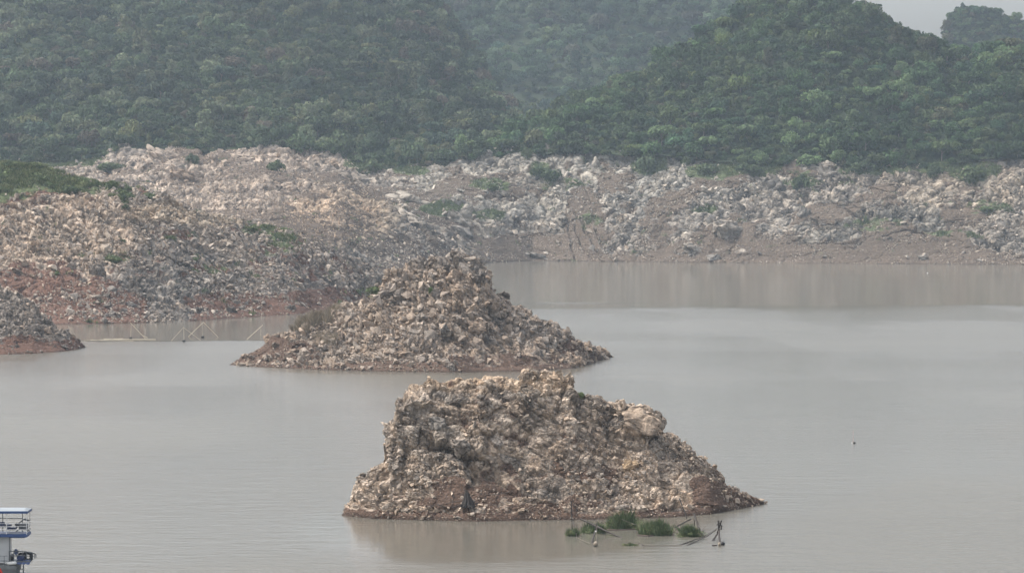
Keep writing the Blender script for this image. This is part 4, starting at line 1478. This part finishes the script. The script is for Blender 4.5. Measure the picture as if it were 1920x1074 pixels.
grass(L5, 42000, gw5, 902, 0.3, 1.2, 'green grass patches scattered over the far shore', [G1, G2, (0.12, 0.14, 0.07)], w=0.13)
gw2 = fr2 * ell(L2.px, L2.py, [(590, 602, 34, 9, 1), (565, 615, 24, 9, 0.9), (610, 640, 24, 10, 0.3), (620, 585, 18, 7, 0.6)])
grass(L2, 9000, gw2, 903, 0.6, 1.7, 'dry brownish grass on the left ridge of the farther island', [(0.27, 0.22, 0.16), (0.21, 0.18, 0.13), (0.32, 0.27, 0.20)], w=0.035, name='dry_grass')

# ------------------------------------------------------------------ things on the nearer island
M_DEAD = plain('blackened wood', (0.045, 0.038, 0.034), 0.9, scale=6)
M_DRIFT = plain('wet driftwood', (0.10, 0.075, 0.06), 0.85, scale=5)
P, N, _ = at_pixel(L1, 877, 946)
e = empty('tree_stump', P)
tag(e, 'black rotten tree stump with spreading roots on the red soil of the nearer island', 'tree stump')
mb = MB()
for k in range(9):
    a = k * 0.7
    mb.tube([P + Vector((0.62 * math.cos(a), 0.5 * math.sin(a), -0.15)), P + Vector((0.36 * math.cos(a), 0.3 * math.sin(a), 0.45)), P + Vector((0.2 * math.cos(a) - 0.05, 0.18 * math.sin(a), 0.85 + 0.1 * (k % 3))), P + Vector((0.14 * math.cos(a) - 0.1, 0.1 * math.sin(a), 1.15 + 0.1 * (k % 4)))], 0.17, 0.06, 6)
mb.build('trunk', M_DEAD, e)
for k, (dx, dy, dz) in enumerate([(-1.6, -0.6, -0.25), (1.3, -0.5, -0.3), (0.5, -1.0, -0.35), (-0.7, -1.0, -0.35), (1.1, 0.2, 0.15)]):
    MB().tube([P + Vector((0.1 * dx, 0.1 * dy, 0.2)), P + Vector((0.5 * dx, 0.6 * dy, 0.12 + dz * 0.3)), P + Vector((dx, dy, dz + 0.1))], 0.08, 0.025, 6).build('root', M_DEAD, e)
for (pts, r, lab) in [
        ([(838, 950), (820, 944), (800, 955), (782, 962)], 0.07, 'grey driftwood branch left of the black stump'),
        ([(862, 938), (845, 941), (826, 945)], 0.06, 'brown driftwood stick touching the black stump'),
        ([(1000, 938), (975, 948), (950, 950)], 0.07, 'dark fallen branch right of the black stump'),
        ([(1095, 862), (1108, 850), (1118, 838)], 0.07, 'bare branch leaning on the scree above the middle of the nearer island'),
        ([(960, 922), (935, 926), (900, 927)], 0.05, 'thin fallen branch lying between the stump and the dark branch')]:
    q = [Vector(at_pixel(L1, x, y)[0]) + Vector((0, -0.15, 0.12)) for x, y in pts]
    o = MB().tube(q, r, r * 0.4, 6).build('branch', M_DRIFT, None, origin=q[0])
    tag(o, lab, 'branch', 'driftwood on the nearer island')

# ------------------------------------------------------------------ nets and poles in the water before the nearer island
M_BAM = plain('weathered pole wood', (0.045, 0.037, 0.031), 0.8, scale=4)
M_BAMP = plain('pale bamboo', (0.50, 0.43, 0.32), 0.6, scale=4)
M_ROPE = plain('old rope', (0.17, 0.15, 0.12), 0.9)
M_NAVY = plain('navy cloth', (0.025, 0.04, 0.11), 0.75, scale=8)
M_FOAM = plain('dirty foam float', (0.30, 0.25, 0.19), 0.7, scale=8)
M_BLACK = plain('black rubber', (0.02, 0.02, 0.022), 0.6, scale=6)
M_WHITEF = plain('white plastic', (0.6, 0.6, 0.57), 0.4, var=0.03)


def W(x, y, D):
    return Vector(PW(x, y, D))


def sag(a, b, s, n=7):
    return [a.lerp(b, t / n) - Vector((0, 0, s * 4 * (t / n) * (1 - t / n))) for t in range(n + 1)]


# centre frame: two long sagging poles, the right A-frame and the frame rope
e = empty('fishing_net_frame', GP(1245, 1012))
tag(e, 'sagging pole frame of a fishing net standing in the water before the nearer island', 'net frame')
Dn = DW(1022)
A = W(1088, 972, 287.5); B = W(1150, 1001, 284); C_ = GP(1207, 1022, 0.03)
MB().tube([A, B, W(1185, 1015, 281.5), C_], 0.083, 0.053).build('pole', M_BAM, e)
MB().tube([W(1106, 978, 287), W(1128, 990, 285.5), W(1153, 1003, 284)], 0.068, 0.045).build('pole', M_BAM, e)
MB().tube([GP(1236, 1003, -0.1), W(1268, 987, 286.5), W(1296, 972, 288)], 0.083, 0.053).build('pole', M_BAM, e)
MB().tube([W(1301, 962, 288), W(1309, 985, 286.6), GP(1319, 1009, -0.1)], 0.098, 0.075).build('pole', M_BAM, e)
MB().tube([GP(1275, 1021, 0.0), W(1320, 1005, 282), W(1345, 990, 281.2)], 0.053, 0.030).build('pole', M_BAM, e)
MB().tube([GP(1288, 1022, 0.0), W(1325, 1005, 282), W(1343, 993, 281.2)], 0.045, 0.030).build('pole', M_BAM, e)
MB().tube(sag(C_, GP(1280, 1022, 0.03), 0.0), 0.032).build('rope', M_ROPE, e)
MB().tube(sag(W(1166, 973, 287), W(1203, 986, 286.5), 0.05), 0.024).build('rope', M_ROPE, e)
MB().tube([W(1302, 974, 287.8), GP(1302, 990, 0)], 0.038).build('stake', M_BAM, e)

e = empty('pole_tripod', GP(1350, 1021))
tag(e, 'rickety pole tripod with a cork float at its foot, right of the nearer island shrubs', 'pole tripod')
MB().tube([W(1347, 975, 281.4), W(1348, 995, 281.2), GP(1350, 1024, -0.1)], 0.083, 0.105).build('pole', M_BAM, e)
MB().tube([W(1353, 975, 281.2), W(1345, 1000, 282.0), GP(1335, 1016, -0.1)], 0.053, 0.105).build('pole', M_BAM, e)
MB().tube([W(1344, 984, 281), W(1348, 978, 281), W(1353, 985, 281), W(1352, 992, 281)], 0.045, 0.075).build('crosspiece', M_BAM, e)
MB().tube([GP(1335, 1022, 0.03), GP(1344, 1022, 0.03)], 0.075).build('crosspiece', M_BAM, e)
MB().lump(GP(1355, 1019, 0.12), (0.2, 0.2, 0.2), 3).build('float', M_BLACK, e, shade=True)
MB().lump(GP(1349, 1020, 0.14), (0.14, 0.14, 0.2), 4).build('float', M_FOAM, e, shade=True)

e = empty('mooring_stake', GP(1109, 1018))
tag(e, 'leaning stake with a white bulb on it and a tan float beside it', 'stake')
MB().tube([W(1120, 978, 282.5), W(1116, 996, 282.3), GP(1109, 1019, -0.1)], 0.053, 0.083).build('pole', M_BAM, e)
MB().lump(W(1117.2, 995.5, 282.1), (0.075, 0.075, 0.075), 5, amp=0.02).build('bulb', M_WHITEF, e, shade=True)
MB().tube([W(1119.5, 985, 282.3), GP(1118, 1013, 0.1)], 0.019).build('rope', M_ROPE, e)
e = empty('fishing_float', GP(1117, 1019))
tag(e, 'round tan and dark float at the foot of the leaning stake', 'float')
MB().lump(GP(1117, 1019, 0.2), (0.2, 0.2, 0.22), 6).build('body', M_FOAM, e, shade=True)
MB().lump(GP(1116.5, 1022, 0.06), (0.19, 0.19, 0.12), 7).build('base', M_BLACK, e, shade=True)

e = empty('mooring_stake', GP(1082, 1007))
tag(e, 'thin upright stake and slanting pole beside the leftmost shrub in the water', 'stake')
MB().tube([W(1071, 938, 286.0), W(1072, 965, 286), GP(1073, 995, -0.1)], 0.045, 0.068).build('pole', M_BAM, e)
MB().tube([W(1074, 975, 285.6), GP(1082, 1007, -0.05)], 0.045, 0.053).build('pole', M_BAM, e)
MB().tube(sag(GP(1083, 1008, 0.05), GP(1106, 1018, 0.15), 0.03), 0.024).build('rope', M_ROPE, e)

q0 = W(1287, 967, 288.5)
o = MB().tube([W(1274, 934, 289.6), W(1280, 950, 289), q0, W(1287, 972, 288.4)], 0.045, 0.07).build('fallen_pole', M_DEAD, None, origin=q0)
tag(o, 'dark pole leaning against the pale rocks at the right foot of the nearer island', 'pole')
for pts, lab in [([(1130, 992), (1155, 993), (1192, 991)], 'dark log floating between the two left shrubs in the water'),
                 ([(1253, 995), (1262, 996), (1274, 1000)], 'short dark log floating right of the middle shrub'),
                 ([(1196, 1003), (1215, 1004), (1226, 1003)], 'thin dark log floating in front of the middle shrub')]:
    q = [GP(x, y, 0.04) for x, y in pts]
    o = MB().tube(q, 0.09, 0.05).build('floating_log', M_DRIFT, None, origin=q[0])
    tag(o, lab, 'log', 'logs floating by the shrubs')
o = MB().lump(GP(1211, 998, 0.08), (0.09, 0.09, 0.09), 8, amp=0.02).build('float_ball', M_WHITEF, None, origin=GP(1211, 998), shade=True)
tag(o, 'small white float before the middle shrub in the water', 'float')


def water_shrub(x, y, w, h, seed, lab, n=1400):
    """tuft of long green blades and leafy stems standing in the water"""
    P = GP(x, y)
    s = P.y / F
    w, h = w * s * 1.3, h * s * 0.66
    e = empty('waterside_shrub', P)
    tag(e, lab, 'shrub', 'shrubs standing in the water')
    rng = np.random.default_rng(seed)
    a = rng.random(n) * 6.283
    r = np.sqrt(rng.random(n)) * 0.42
    base = np.stack([np.cos(a) * r * w, np.sin(a) * r * w * 0.6, -0.02 + 0 * a], -1)
    hh = h * (1.05 - (r / 0.5) ** 2 * 0.7) * (0.5 + 0.95 * rng.random(n) ** 1.5) * (0.7 + 0.6 * fbm(base * 2.5 + seed, seed, 2))
    d = np.stack([rng.normal(size=n) * 0.16, rng.normal(size=n) * 0.16, np.ones(n)], -1)
    t = np.stack([-np.sin(a + rng.normal(size=n)), np.cos(a), 0 * a], -1) * (0.008 + 0.010 * rng.random(n))[:, None]
    droop = np.stack([d[:, 0], d[:, 1], -0.5 * np.ones(n)], -1) * (hh * 0.25)[:, None]
    m1 = base + d * (hh * 0.6)[:, None]
    tp = base + d * hh[:, None] + droop
    V = np.stack([base - t, base + t, m1 + t, tp, m1 - t], 1).reshape(-1, 3)
    Fa = np.arange(n * 5).reshape(n, 5)
    cc = np.array([(0.08, 0.12, 0.05), (0.06, 0.09, 0.04), (0.14, 0.16, 0.08)])[rng.integers(0, 3, n)] * (0.75 + 0.5 * rng.random((n, 1)))
    link_mesh('blades', np_mesh('blades', V, Fa, np.repeat(cc, 5, 0), M_GRASS), e)
    # leaf clumps through a rounded, uneven crown
    k = int(n * 1.0)
    nc = 9
    cx = np.stack([(rng.random(nc) - 0.5) * w * 1.15, (rng.random(nc) - 0.5) * w * 0.7, 0.1 * h + 0.35 * h * rng.random(nc)], -1)
    cr = (0.10 + 0.17 * rng.random(nc)) * w
    ic = rng.integers(0, nc, k)
    dd = rng.normal(size=(k, 3)); dd /= np.linalg.norm(dd, axis=1, keepdims=True)
    c = cx[ic] + dd * (cr[ic] * rng.random(k) ** 0.4)[:, None] * np.array((1.0, 0.9, 0.75 * h / w * 1.6))
    c[:, 2] = np.abs(c[:, 2])
    nn = rng.normal(size=(k, 3)); nn /= np.linalg.norm(nn, axis=1, keepdims=True)
    tt = np.cross(nn, rng.normal(size=(k, 3))); tt /= np.linalg.norm(tt, axis=1, keepdims=True)
    bb = np.cross(nn, tt)
    sz = 0.05
    V = np.stack([c - tt * sz, c - bb * sz * 0.45, c + tt * sz, c + bb * sz * 0.45], 1).reshape(-1, 3)
    cc = np.array([(0.13, 0.19, 0.08), (0.09, 0.135, 0.055), (0.20, 0.24, 0.11), (0.20, 0.17, 0.10)])[rng.integers(0, 4, k)] * (0.75 + 0.5 * rng.random((k, 1)))
    link_mesh('leaves', np_mesh('leaves', V, np.arange(k * 4).reshape(k, 4), np.repeat(cc, 4, 0), M_GRASS), e)
    if w > 0.6:
        for q in range(5):
            a0 = (q - 2) * 0.22 * w
            dx = (q - 2) * 0.12 * w + 0.1 * math.sin(q * 5 + seed)
            mb = MB()
            mb.tube([(a0, 0, -0.05), (a0 + dx * 0.5, 0.05, h * 0.6), (a0 + dx, 0, h * (1.05 + 0.2 * math.sin(q * 3 + seed)))], 0.022, 0.010, 5)
            mb.build('twig', M_DRIFT, e, origin=(0, 0, 0))


water_shrub(1073, 1004, 22, 26, 1, 'small dark green shrub in the water at the foot of the thin stake', 700)
water_shrub(1113, 998, 44, 30, 2, 'low green shrub in the water behind the leaning stake', 1100)
water_shrub(1166, 990, 52, 46, 3, 'tallest green shrub in the water close to the nearer island', 2200)
water_shrub(1229, 1002, 58, 44, 4, 'widest green shrub in the water with a pole resting on its right side', 2400)
water_shrub(1294, 1005, 34, 36, 5, 'round green shrub in the water between the two slanting poles', 1400)
water_shrub(1183, 1022, 18, 9, 6, 'tiny tuft barely above the water in front of the others', 250)

# ------------------------------------------------------------------ bamboo frames across the inlet
D0 = DW(638)


def far_frame(origin, lab, poles, ropes=(), floats=()):
    e = empty('bamboo_net_frame', GP(*origin))
    tag(e, lab, 'net frame', 'bamboo net frames across the inlet')
    for (x0, y0, x1, y1, r) in poles:
        b1 = GP(x1, y1, 0.0) if y1 > 625 else W(x1, y1, D0 + 6)
        MB().tube([W(x0, y0, b1.y + 0.5), b1], r * 0.8, r * 1.05).build('pole', M_BAMP, e)
    for (x0, y0, x1, y1) in ropes:
        MB().tube(sag(W(x0, y0, D0 + 3), W(x1, y1, D0 + 3), 0.1, 5), 0.02, seg=4).build('rope', M_ROPE, e)
    for x, y in floats:
        MB().lump(GP(x, y, 0.15), (0.32, 0.25, 0.22), int(x)).build('float', M_BLACK, e, shade=True)


far_frame((262, 635), 'leftmost bamboo net frame, one bright pole leaning to the left', [(244.5, 605, 272, 634, 0.10), (262, 626, 277, 633, 0.06), (246, 608, 245, 632, 0.03)],
          [(244.5, 606, 218, 632), (276, 632, 344, 615)], [(245, 633.5)])
far_frame((345, 639), 'darker low bamboo frame shaped like a tent with a middle post', [(344.5, 613, 321, 639, 0.055), (344.5, 614, 376, 638, 0.06), (344.5, 614, 345, 639, 0.06)],
          [(344, 615, 276, 632)], [(345, 639)])
far_frame((381, 632), 'tallest bamboo frame, a pale peaked pair of poles right of the tent one', [(381.5, 604, 353, 631, 0.075), (381.5, 604, 409, 632, 0.085), (380.5, 606, 380, 631, 0.03)],
          [(409, 632, 500, 622)], [(380, 631.5)])
far_frame((464, 636), 'single bamboo pole leaning to the right by the farther island', [(493, 609, 463, 636, 0.09), (489, 614, 489, 630, 0.025)], [(492, 610, 430, 634)])
e = empty('bamboo_raft', GP(225, 637))
tag(e, 'thin bamboo poles floating flat on the water left of the net frames', 'bamboo poles')
for (x0, y0, x1, y1, r) in [(158, 639, 230, 634.5, 0.07), (195, 635.5, 292, 637, 0.07), (170, 637, 250, 639, 0.05), (230, 636, 292, 636, 0.05)]:
    MB().tube([GP(x0, y0, 0.06), GP((x0 + x1) / 2, (y0 + y1) / 2, 0.1), GP(x1, y1, 0.06)], r).build('pole', M_BAMP, e)
o = MB().tube([GP(x, 639.5 - 0.006 * (x - 200), 0.03) for x in range(180, 521, 17)], 0.035, seg=4).build('net_rope', M_ROPE, None, origin=GP(180, 639.5))
tag(o, 'long straight rope lying on the water between the bamboo frames', 'rope')

# ------------------------------------------------------------------ marker pole and small floats
e = empty('marker_pole', GP(1600, 830))
tag(e, 'thin reddish marker stick with a dark and white float alone on open water', 'marker pole')
MB().tube([GP(1599.5, 830), GP(1599.5, 830) + Vector((0, 0, 1.55))], 0.018, 0.012).build('pole', plain('faded red stick', (0.35, 0.2, 0.16), 0.7), e)
MB().lump(GP(1602, 830, 0.08), (0.15, 0.15, 0.15), 1, amp=0.02).build('float', M_BLACK, e, shade=True)
MB().lump(GP(1597.5, 829.5, 0.03), (0.05, 0.05, 0.04), 2, amp=0.02).build('float', M_WHITEF, e, shade=True)
for x, y, r, lab in [(1739, 512, 0.22, 'tiny white float far off before the right far shore'), ]:
    o = MB().lump(GP(x, y, r * 0.4), (r, r, r), int(x), amp=0.03).build('float_ball', M_WHITEF, None, origin=GP(x, y), shade=True)
    tag(o, lab, 'float', 'small floats')

# ------------------------------------------------------------------ double-deck boat at the lower left
M_BW = plain('white boat paint', (0.50, 0.51, 0.51), 0.45, var=0.14, scale=0.9)
M_BB = plain('blue boat paint', (0.035, 0.075, 0.20), 0.45, var=0.12, scale=2)
M_ROOF = plain('pale grey roof sheet', (0.26, 0.29, 0.31), 0.6, var=0.1, scale=1)
M_STEEL = plain('dull steel rail', (0.16, 0.17, 0.18), 0.5, 0.4)
M_RAILW = plain('white rail paint', (0.72, 0.72, 0.71), 0.45)
M_HULL = plain('grey hull paint', (0.17, 0.18, 0.18), 0.6, var=0.2)
M_TARP = plain('blue tarpaulin', (0.06, 0.09, 0.19), 0.7, var=0.2, scale=3)
M_RED = plain('red flag cloth', (0.62, 0.035, 0.02), 0.8, var=0.1)
M_YEL = plain('yellow star cloth', (0.85, 0.55, 0.03), 0.8, var=0.02)
DB = 256.0
sB = DB / F                     # metres per photograph pixel at the boat
XB = lambda x: (x - 7 - 960) * sB
ZB = lambda y: float(PW(960, y, DB)[2])
e = empty('passenger_boat', (XB(-60), DB + 1.6, 0))
tag(e, 'white and blue double-deck passenger boat with a flat blue-edged roof', 'boat')
xl = XB(-330)


def bxs(x0, x1, y0, y1, d0, d1, bev=0.0, mb=None):
    mb = mb or MB()
    a, c = XB(x0), XB(x1)
    za, zb = ZB(y0), ZB(y1)
    mb.box(((a + c) / 2, (d0 + d1) / 2, (za + zb) / 2), (abs(c - a), abs(d1 - d0), abs(za - zb)), bev=bev)
    return mb


dF, dR = DB, DB + 2.0
bxs(-330, 57, 957.5, 962.0, dF - 0.15, dR + 0.15, 0.03).build('roof_edge', M_BB, e)
# cambered roof sheet on top of the edge
mb = MB()
nseg = 8
zt = ZB(957.5)
prof = [(dF - 0.12 + (dR - dF + 0.24) * k / nseg, zt + 0.16 * math.sin(math.pi * k / nseg) + 0.003) for k in range(nseg + 1)]
for k in range(nseg):
    v = [mb.bm.verts.new((X_, prof[q][0], prof[q][1] - (0.07 if X_ == XB(56.5) else 0))) for X_, q in ((xl, k), (XB(50), k), (XB(50), k + 1), (xl, k + 1))]
    mb.bm.faces.new(v)
    v2 = [mb.bm.verts.new(c) for c in ((XB(50), prof[k][0], prof[k][1]), (XB(56.5), prof[k][0], zt + 0.01), (XB(56.5), prof[k + 1][0], zt + 0.01), (XB(50), prof[k + 1][0], prof[k + 1][1]))]
    mb.bm.faces.new(v2)
mb.build('roof', M_ROOF, e)
bxs(-330, 55, 1001.0, 1006.5, dF - 0.1, dR + 0.1, 0.03).build('upper_deck', M_BB, e)
bxs(20, 50, 1006.8, 1008.3, dF + 0.2, dR - 0.3).build('deck_beam', M_BB, e)
for x, d, m_, r in [(2, dR - 0.1, M_STEEL, 0.035), (39.5, dR - 0.1, M_STEEL, 0.035), (53.8, dF + 0.05, M_RAILW, 0.025), (16.5, dF + 0.05, M_RAILW, 0.025), (-60, dF + 0.05, M_RAILW, 0.025), (-130, dF + 0.05, M_RAILW, 0.025), (53.5, dR - 0.1, M_STEEL, 0.025)]:
    MB().tube([(XB(x), d, ZB(1002)), (XB(x), d, ZB(961))], r).build('post', m_, e)
mb = MB()
for y in (981, 986, 992.3, 998.5):
    mb.tube([(xl, dF + 0.02, ZB(y)), (XB(54), dF + 0.02, ZB(y)), (XB(54.3), dR, ZB(y) + 0.02)], 0.022)
for x in (16, 54, -40, -100):
    mb.tube([(XB(x), dF + 0.0, ZB(1002)), (XB(x), dF + 0.0, ZB(980))], 0.03)
mb.build('upper_railing', M_RAILW, e)
mb = MB()
mb.tube([(xl, dR, ZB(975.5)), (XB(40), dR, ZB(976))], 0.03)
mb.build('rear_rail', M_STEEL, e)
bxs(-330, 19.5, 1006.6, 1054, dF + 0.35, dR - 0.3, 0.04).build('cabin', M_BW, e)
bxs(19.6, 20.6, 1006.6, 1052, dF + 0.4, dF + 0.5).build('cabin_post', M_STEEL, e)
bxs(-330, 36, 1059, 1066, dF - 0.5, dR + 0.3, 0.05).build('lower_deck', M_HULL, e)
# hull with a raked stern
mb = MB()
zs = [ZB(1066), ZB(1078), 0.05, -0.5]
ws = [0.0, 0.1, 0.35, 0.9]
ring = []
for z, w_ in zip(zs, ws):
    ring.append([mb.bm.verts.new(c) for c in ((xl, dF - 0.45 + w_, z), (XB(36) - w_ * 1.5, dF - 0.45 + w_, z), (XB(36) - w_ * 1.5, dR + 0.25 - w_, z), (xl, dR + 0.25 - w_, z))])
for a_, b_ in zip(ring[:-1], ring[1:]):
    for k in range(4):
        mb.bm.faces.new((a_[k], a_[(k + 1) % 4], b_[(k + 1) % 4], b_[k]))
mb.bm.faces.new(ring[0]); mb.bm.faces.new(ring[-1])
mb.build('hull', M_HULL, e)
mb = MB()
for y in (1040.5, 1049.5):
    mb.tube([(xl, dF - 0.4, ZB(y)), (XB(19), dF - 0.4, ZB(y))], 0.025)
for x in (13, -20, -60):
    mb.tube([(XB(x), dF - 0.4, ZB(1060)), (XB(x), dF - 0.4, ZB(1040))], 0.03)
mb.build('lower_railing', M_STEEL, e)
# curved stern basket with its railing
mb = MB()
arc = []
for k in range(9):
    t = k / 8
    arc.append(Vector((XB(20) + (XB(63) - XB(20)) * math.sin(t * math.pi / 2), dF + 0.2 + 2.2 * (1 - math.cos(t * math.pi / 2)), ZB(1033) - 0.0 - 0.55 * t ** 2)))
mb.tube(arc, 0.045)
for p in arc:
    mb.tube([p, Vector((p.x, p.y, ZB(1052)))], 0.03)
mb.tube([Vector((p.x, p.y, (p.z + ZB(1052)) / 2)) for p in arc], 0.03)
mb.tube([(XB(20), dF + 0.1, ZB(1040)), (XB(50), dF + 0.1, ZB(1041))], 0.03)
mb.build('stern_railing', M_STEEL, e)
bxs(19, 60, 1051.5, 1054.5, dF + 0.1, dR - 0.6, 0.03).build('stern_platform', M_STEEL, e)
MB().tube([(XB(46.5), dF + 0.3, ZB(1056)), (XB(46.5), dF + 0.3, ZB(1092))], 0.05).build('stern_support', M_STEEL, e)
MB().tube([(XB(36), dF + 0.3, ZB(1067)), (XB(47), dF + 0.3, ZB(1067))], 0.03).build('stern_strut', M_STEEL, e)


def top(o):
    return o


# loose things on the boat
for k, (x0, x1, y0, y1) in enumerate([(-28, 8, 981.5, 990), (-8, 20, 986.5, 990.5), (10, 28, 992.8, 997)]):
    o = bxs(x0, x1, y0, y1, dF + 0.9 + 0.25 * k, dF + 1.6 + 0.25 * k, 0.06).build('folded_awning', M_NAVY, None, origin=(XB(x0), dF + 1, ZB(y1)))
    tag(o, ['large navy bundle on the upper deck at the left edge', 'long navy bundle behind the upper railing', 'small navy bundle low on the upper deck'][k], 'bundle', 'navy bundles on the boat')
# a reclining chair frame
mb = MB()
for d in (dF + 1.6, dF + 2.1):
    mb.tube([(XB(27), d, ZB(995)), (XB(34), d, ZB(984)), (XB(43), d, ZB(977)), (XB(52), d, ZB(980))], 0.045)
    mb.tube([(XB(28), d, ZB(1000)), (XB(40), d, ZB(992)), (XB(53), d, ZB(1000))], 0.04)
o = mb.build('frame', M_STEEL, None)
e2 = empty('deck_chair', (XB(40), dF + 1.8, ZB(1001)))
tag(e2, 'grey reclining deck chair at the right end of the upper deck', 'deck chair')
o.parent = e2
o.location = -Vector(e2.location)
bxs(33, 50, 985.5, 996, dF + 1.62, dF + 2.08, 0.05).build('seat', plain('grey canvas', (0.22, 0.22, 0.215), 0.8), e2)
bxs(26, 33, 985, 990, dF + 1.62, dF + 2.08, 0.04).build('backrest', M_BLACK, e2)
o = bxs(28, 34.5, 1030.5, 1041, dF + 0.5, dF + 0.9, 0.07).build('blue_drum', M_TARP, None, origin=(XB(31), dF + 0.7, ZB(1041)))
tag(o, 'upright blue container behind the curved stern railing', 'container')
for k, x in enumerate((24, 40, 46, 52, 58)):
    c = (XB(x), dF + 0.9 + 0.1 * k, ZB(1046 + (k == 0) * 2 - (k == 2)))
    o = MB().torus(c, 0.26, 0.10, 'Y' if k % 2 else 'X').build('rubber_tyre', M_BLACK, None, origin=c, shade=True)
    tag(o, ['black tyre nearest the cabin on the boat stern', 'second black tyre from the cabin on the stern', 'middle black tyre on the boat stern', 'second black tyre from the end of the stern', 'black tyre at the outer end of the boat stern'][k], 'tyre', 'tyres on the boat stern')
o = bxs(34, 47.5, 1042, 1050.5, dF + 0.2, dF + 0.7, 0.08).build('blue_crate', M_NAVY, None, origin=(XB(40), dF + 0.5, ZB(1050)))
tag(o, 'dark blue crate among the tyres on the boat stern', 'crate')
# tarpaulin, draped
mb = MB()
nx, ny = 12, 6
gv = [[mb.bm.verts.new((XB(34 + 26 * i / nx), dF - 0.12 + 0.5 * (1 - j / ny), ZB(1050.5 + 6.5 * j / ny) + 0.04 * math.sin(i * 1.7 + j))) for i in range(nx + 1)] for j in range(ny + 1)]
for j in range(ny):
    for i in range(nx):
        mb.bm.faces.new((gv[j][i], gv[j][i + 1], gv[j + 1][i + 1], gv[j + 1][i]))
o = mb.build('tarpaulin', M_TARP, None, origin=(XB(46), dF, ZB(1057)))
sm_ = o.modifiers.new('thick', 'SOLIDIFY')
sm_.thickness = 0.02
tag(o, 'blue tarpaulin draped over the edge of the stern platform', 'tarpaulin')
mb = MB()
mb.lump((XB(25), dF - 0.2, ZB(1055)), (0.44, 0.25, 0.14), 12)
mb.lump((XB(30), dF - 0.15, ZB(1054)), (0.24, 0.22, 0.13), 13)
o = mb.build('white_sack', M_WHITEF, None, origin=(XB(26), dF - 0.2, ZB(1058)), shade=True)
tag(o, 'white sack lying at the stern end of the lower deck', 'sack')
# flag on its staff
fx, fd = 13.6, dF - 2.5
e = empty('flag', (XB(fx), fd, ZB(1110)))
tag(e, 'red flag with a yellow star hanging in a peak beside the boat', 'flag')
MB().tube([(XB(fx), fd, -0.4), (XB(fx), fd, ZB(1057))], 0.03).build('pole', M_STEEL, e)
mb = MB()
nx, ny = 10, 10
gv = []
for j in range(ny + 1):
    t = j / ny
    w_ = 0.02 + 0.72 * t
    gv.append([mb.bm.verts.new((XB(fx) + (i / nx - 0.5) * 2 * w_ + 0.0, fd - 0.06 - 0.05 * math.sin(i * 1.9) * t, ZB(1057.5) - 1.5 * t)) for i in range(nx + 1)])
for j in range(ny):
    for i in range(nx):
        mb.bm.faces.new((gv[j][i], gv[j][i + 1], gv[j + 1][i + 1], gv[j + 1][i]))
o = mb.build('cloth', M_RED, e)
sm_ = o.modifiers.new('thick', 'SOLIDIFY')
sm_.thickness = 0.01
mb = MB()
cst = Vector((XB(fx + 0.5), fd - 0.14, ZB(1072)))
pts = [mb.bm.verts.new(cst + Vector((math.sin(k * math.pi / 5) * (0.26 if k % 2 == 0 else 0.10), 0, math.cos(k * math.pi / 5) * (0.26 if k % 2 == 0 else 0.10)))) for k in range(10)]
mb.bm.faces.new(pts)
o = mb.build('star', M_YEL, e)
sm_ = o.modifiers.new('thick', 'SOLIDIFY')
sm_.thickness = 0.01

# ------------------------------------------------------------------ haze
mh = bpy.data.materials.new('thin haze')
mh.use_nodes = True
nt = mh.node_tree
nt.nodes.clear()
pv = nt.nodes.new('ShaderNodeVolumePrincipled')
pv.inputs['Color'].default_value = (0.70, 0.85, 1.0, 1)
pv.inputs['Density'].default_value = HAZE_DENSITY
pv.inputs['Density Attribute'].default_value = ''
pv.inputs['Anisotropy'].default_value = 0.2
mo = nt.nodes.new('ShaderNodeOutputMaterial')
nt.links.new(pv.outputs[0], mo.inputs['Volume'])
mh.cycles.homogeneous_volume = True
mb = MB()
mb.box((0, 1250, 95.5), (2800, 2900, 209))
hz = mb.build('haze', mh)
tag(hz, 'thin pale haze in the air over the lake', 'haze', kind='stuff')
print('TREES', len(TP), 'IND', len(indiv), 'UNDER', nU)
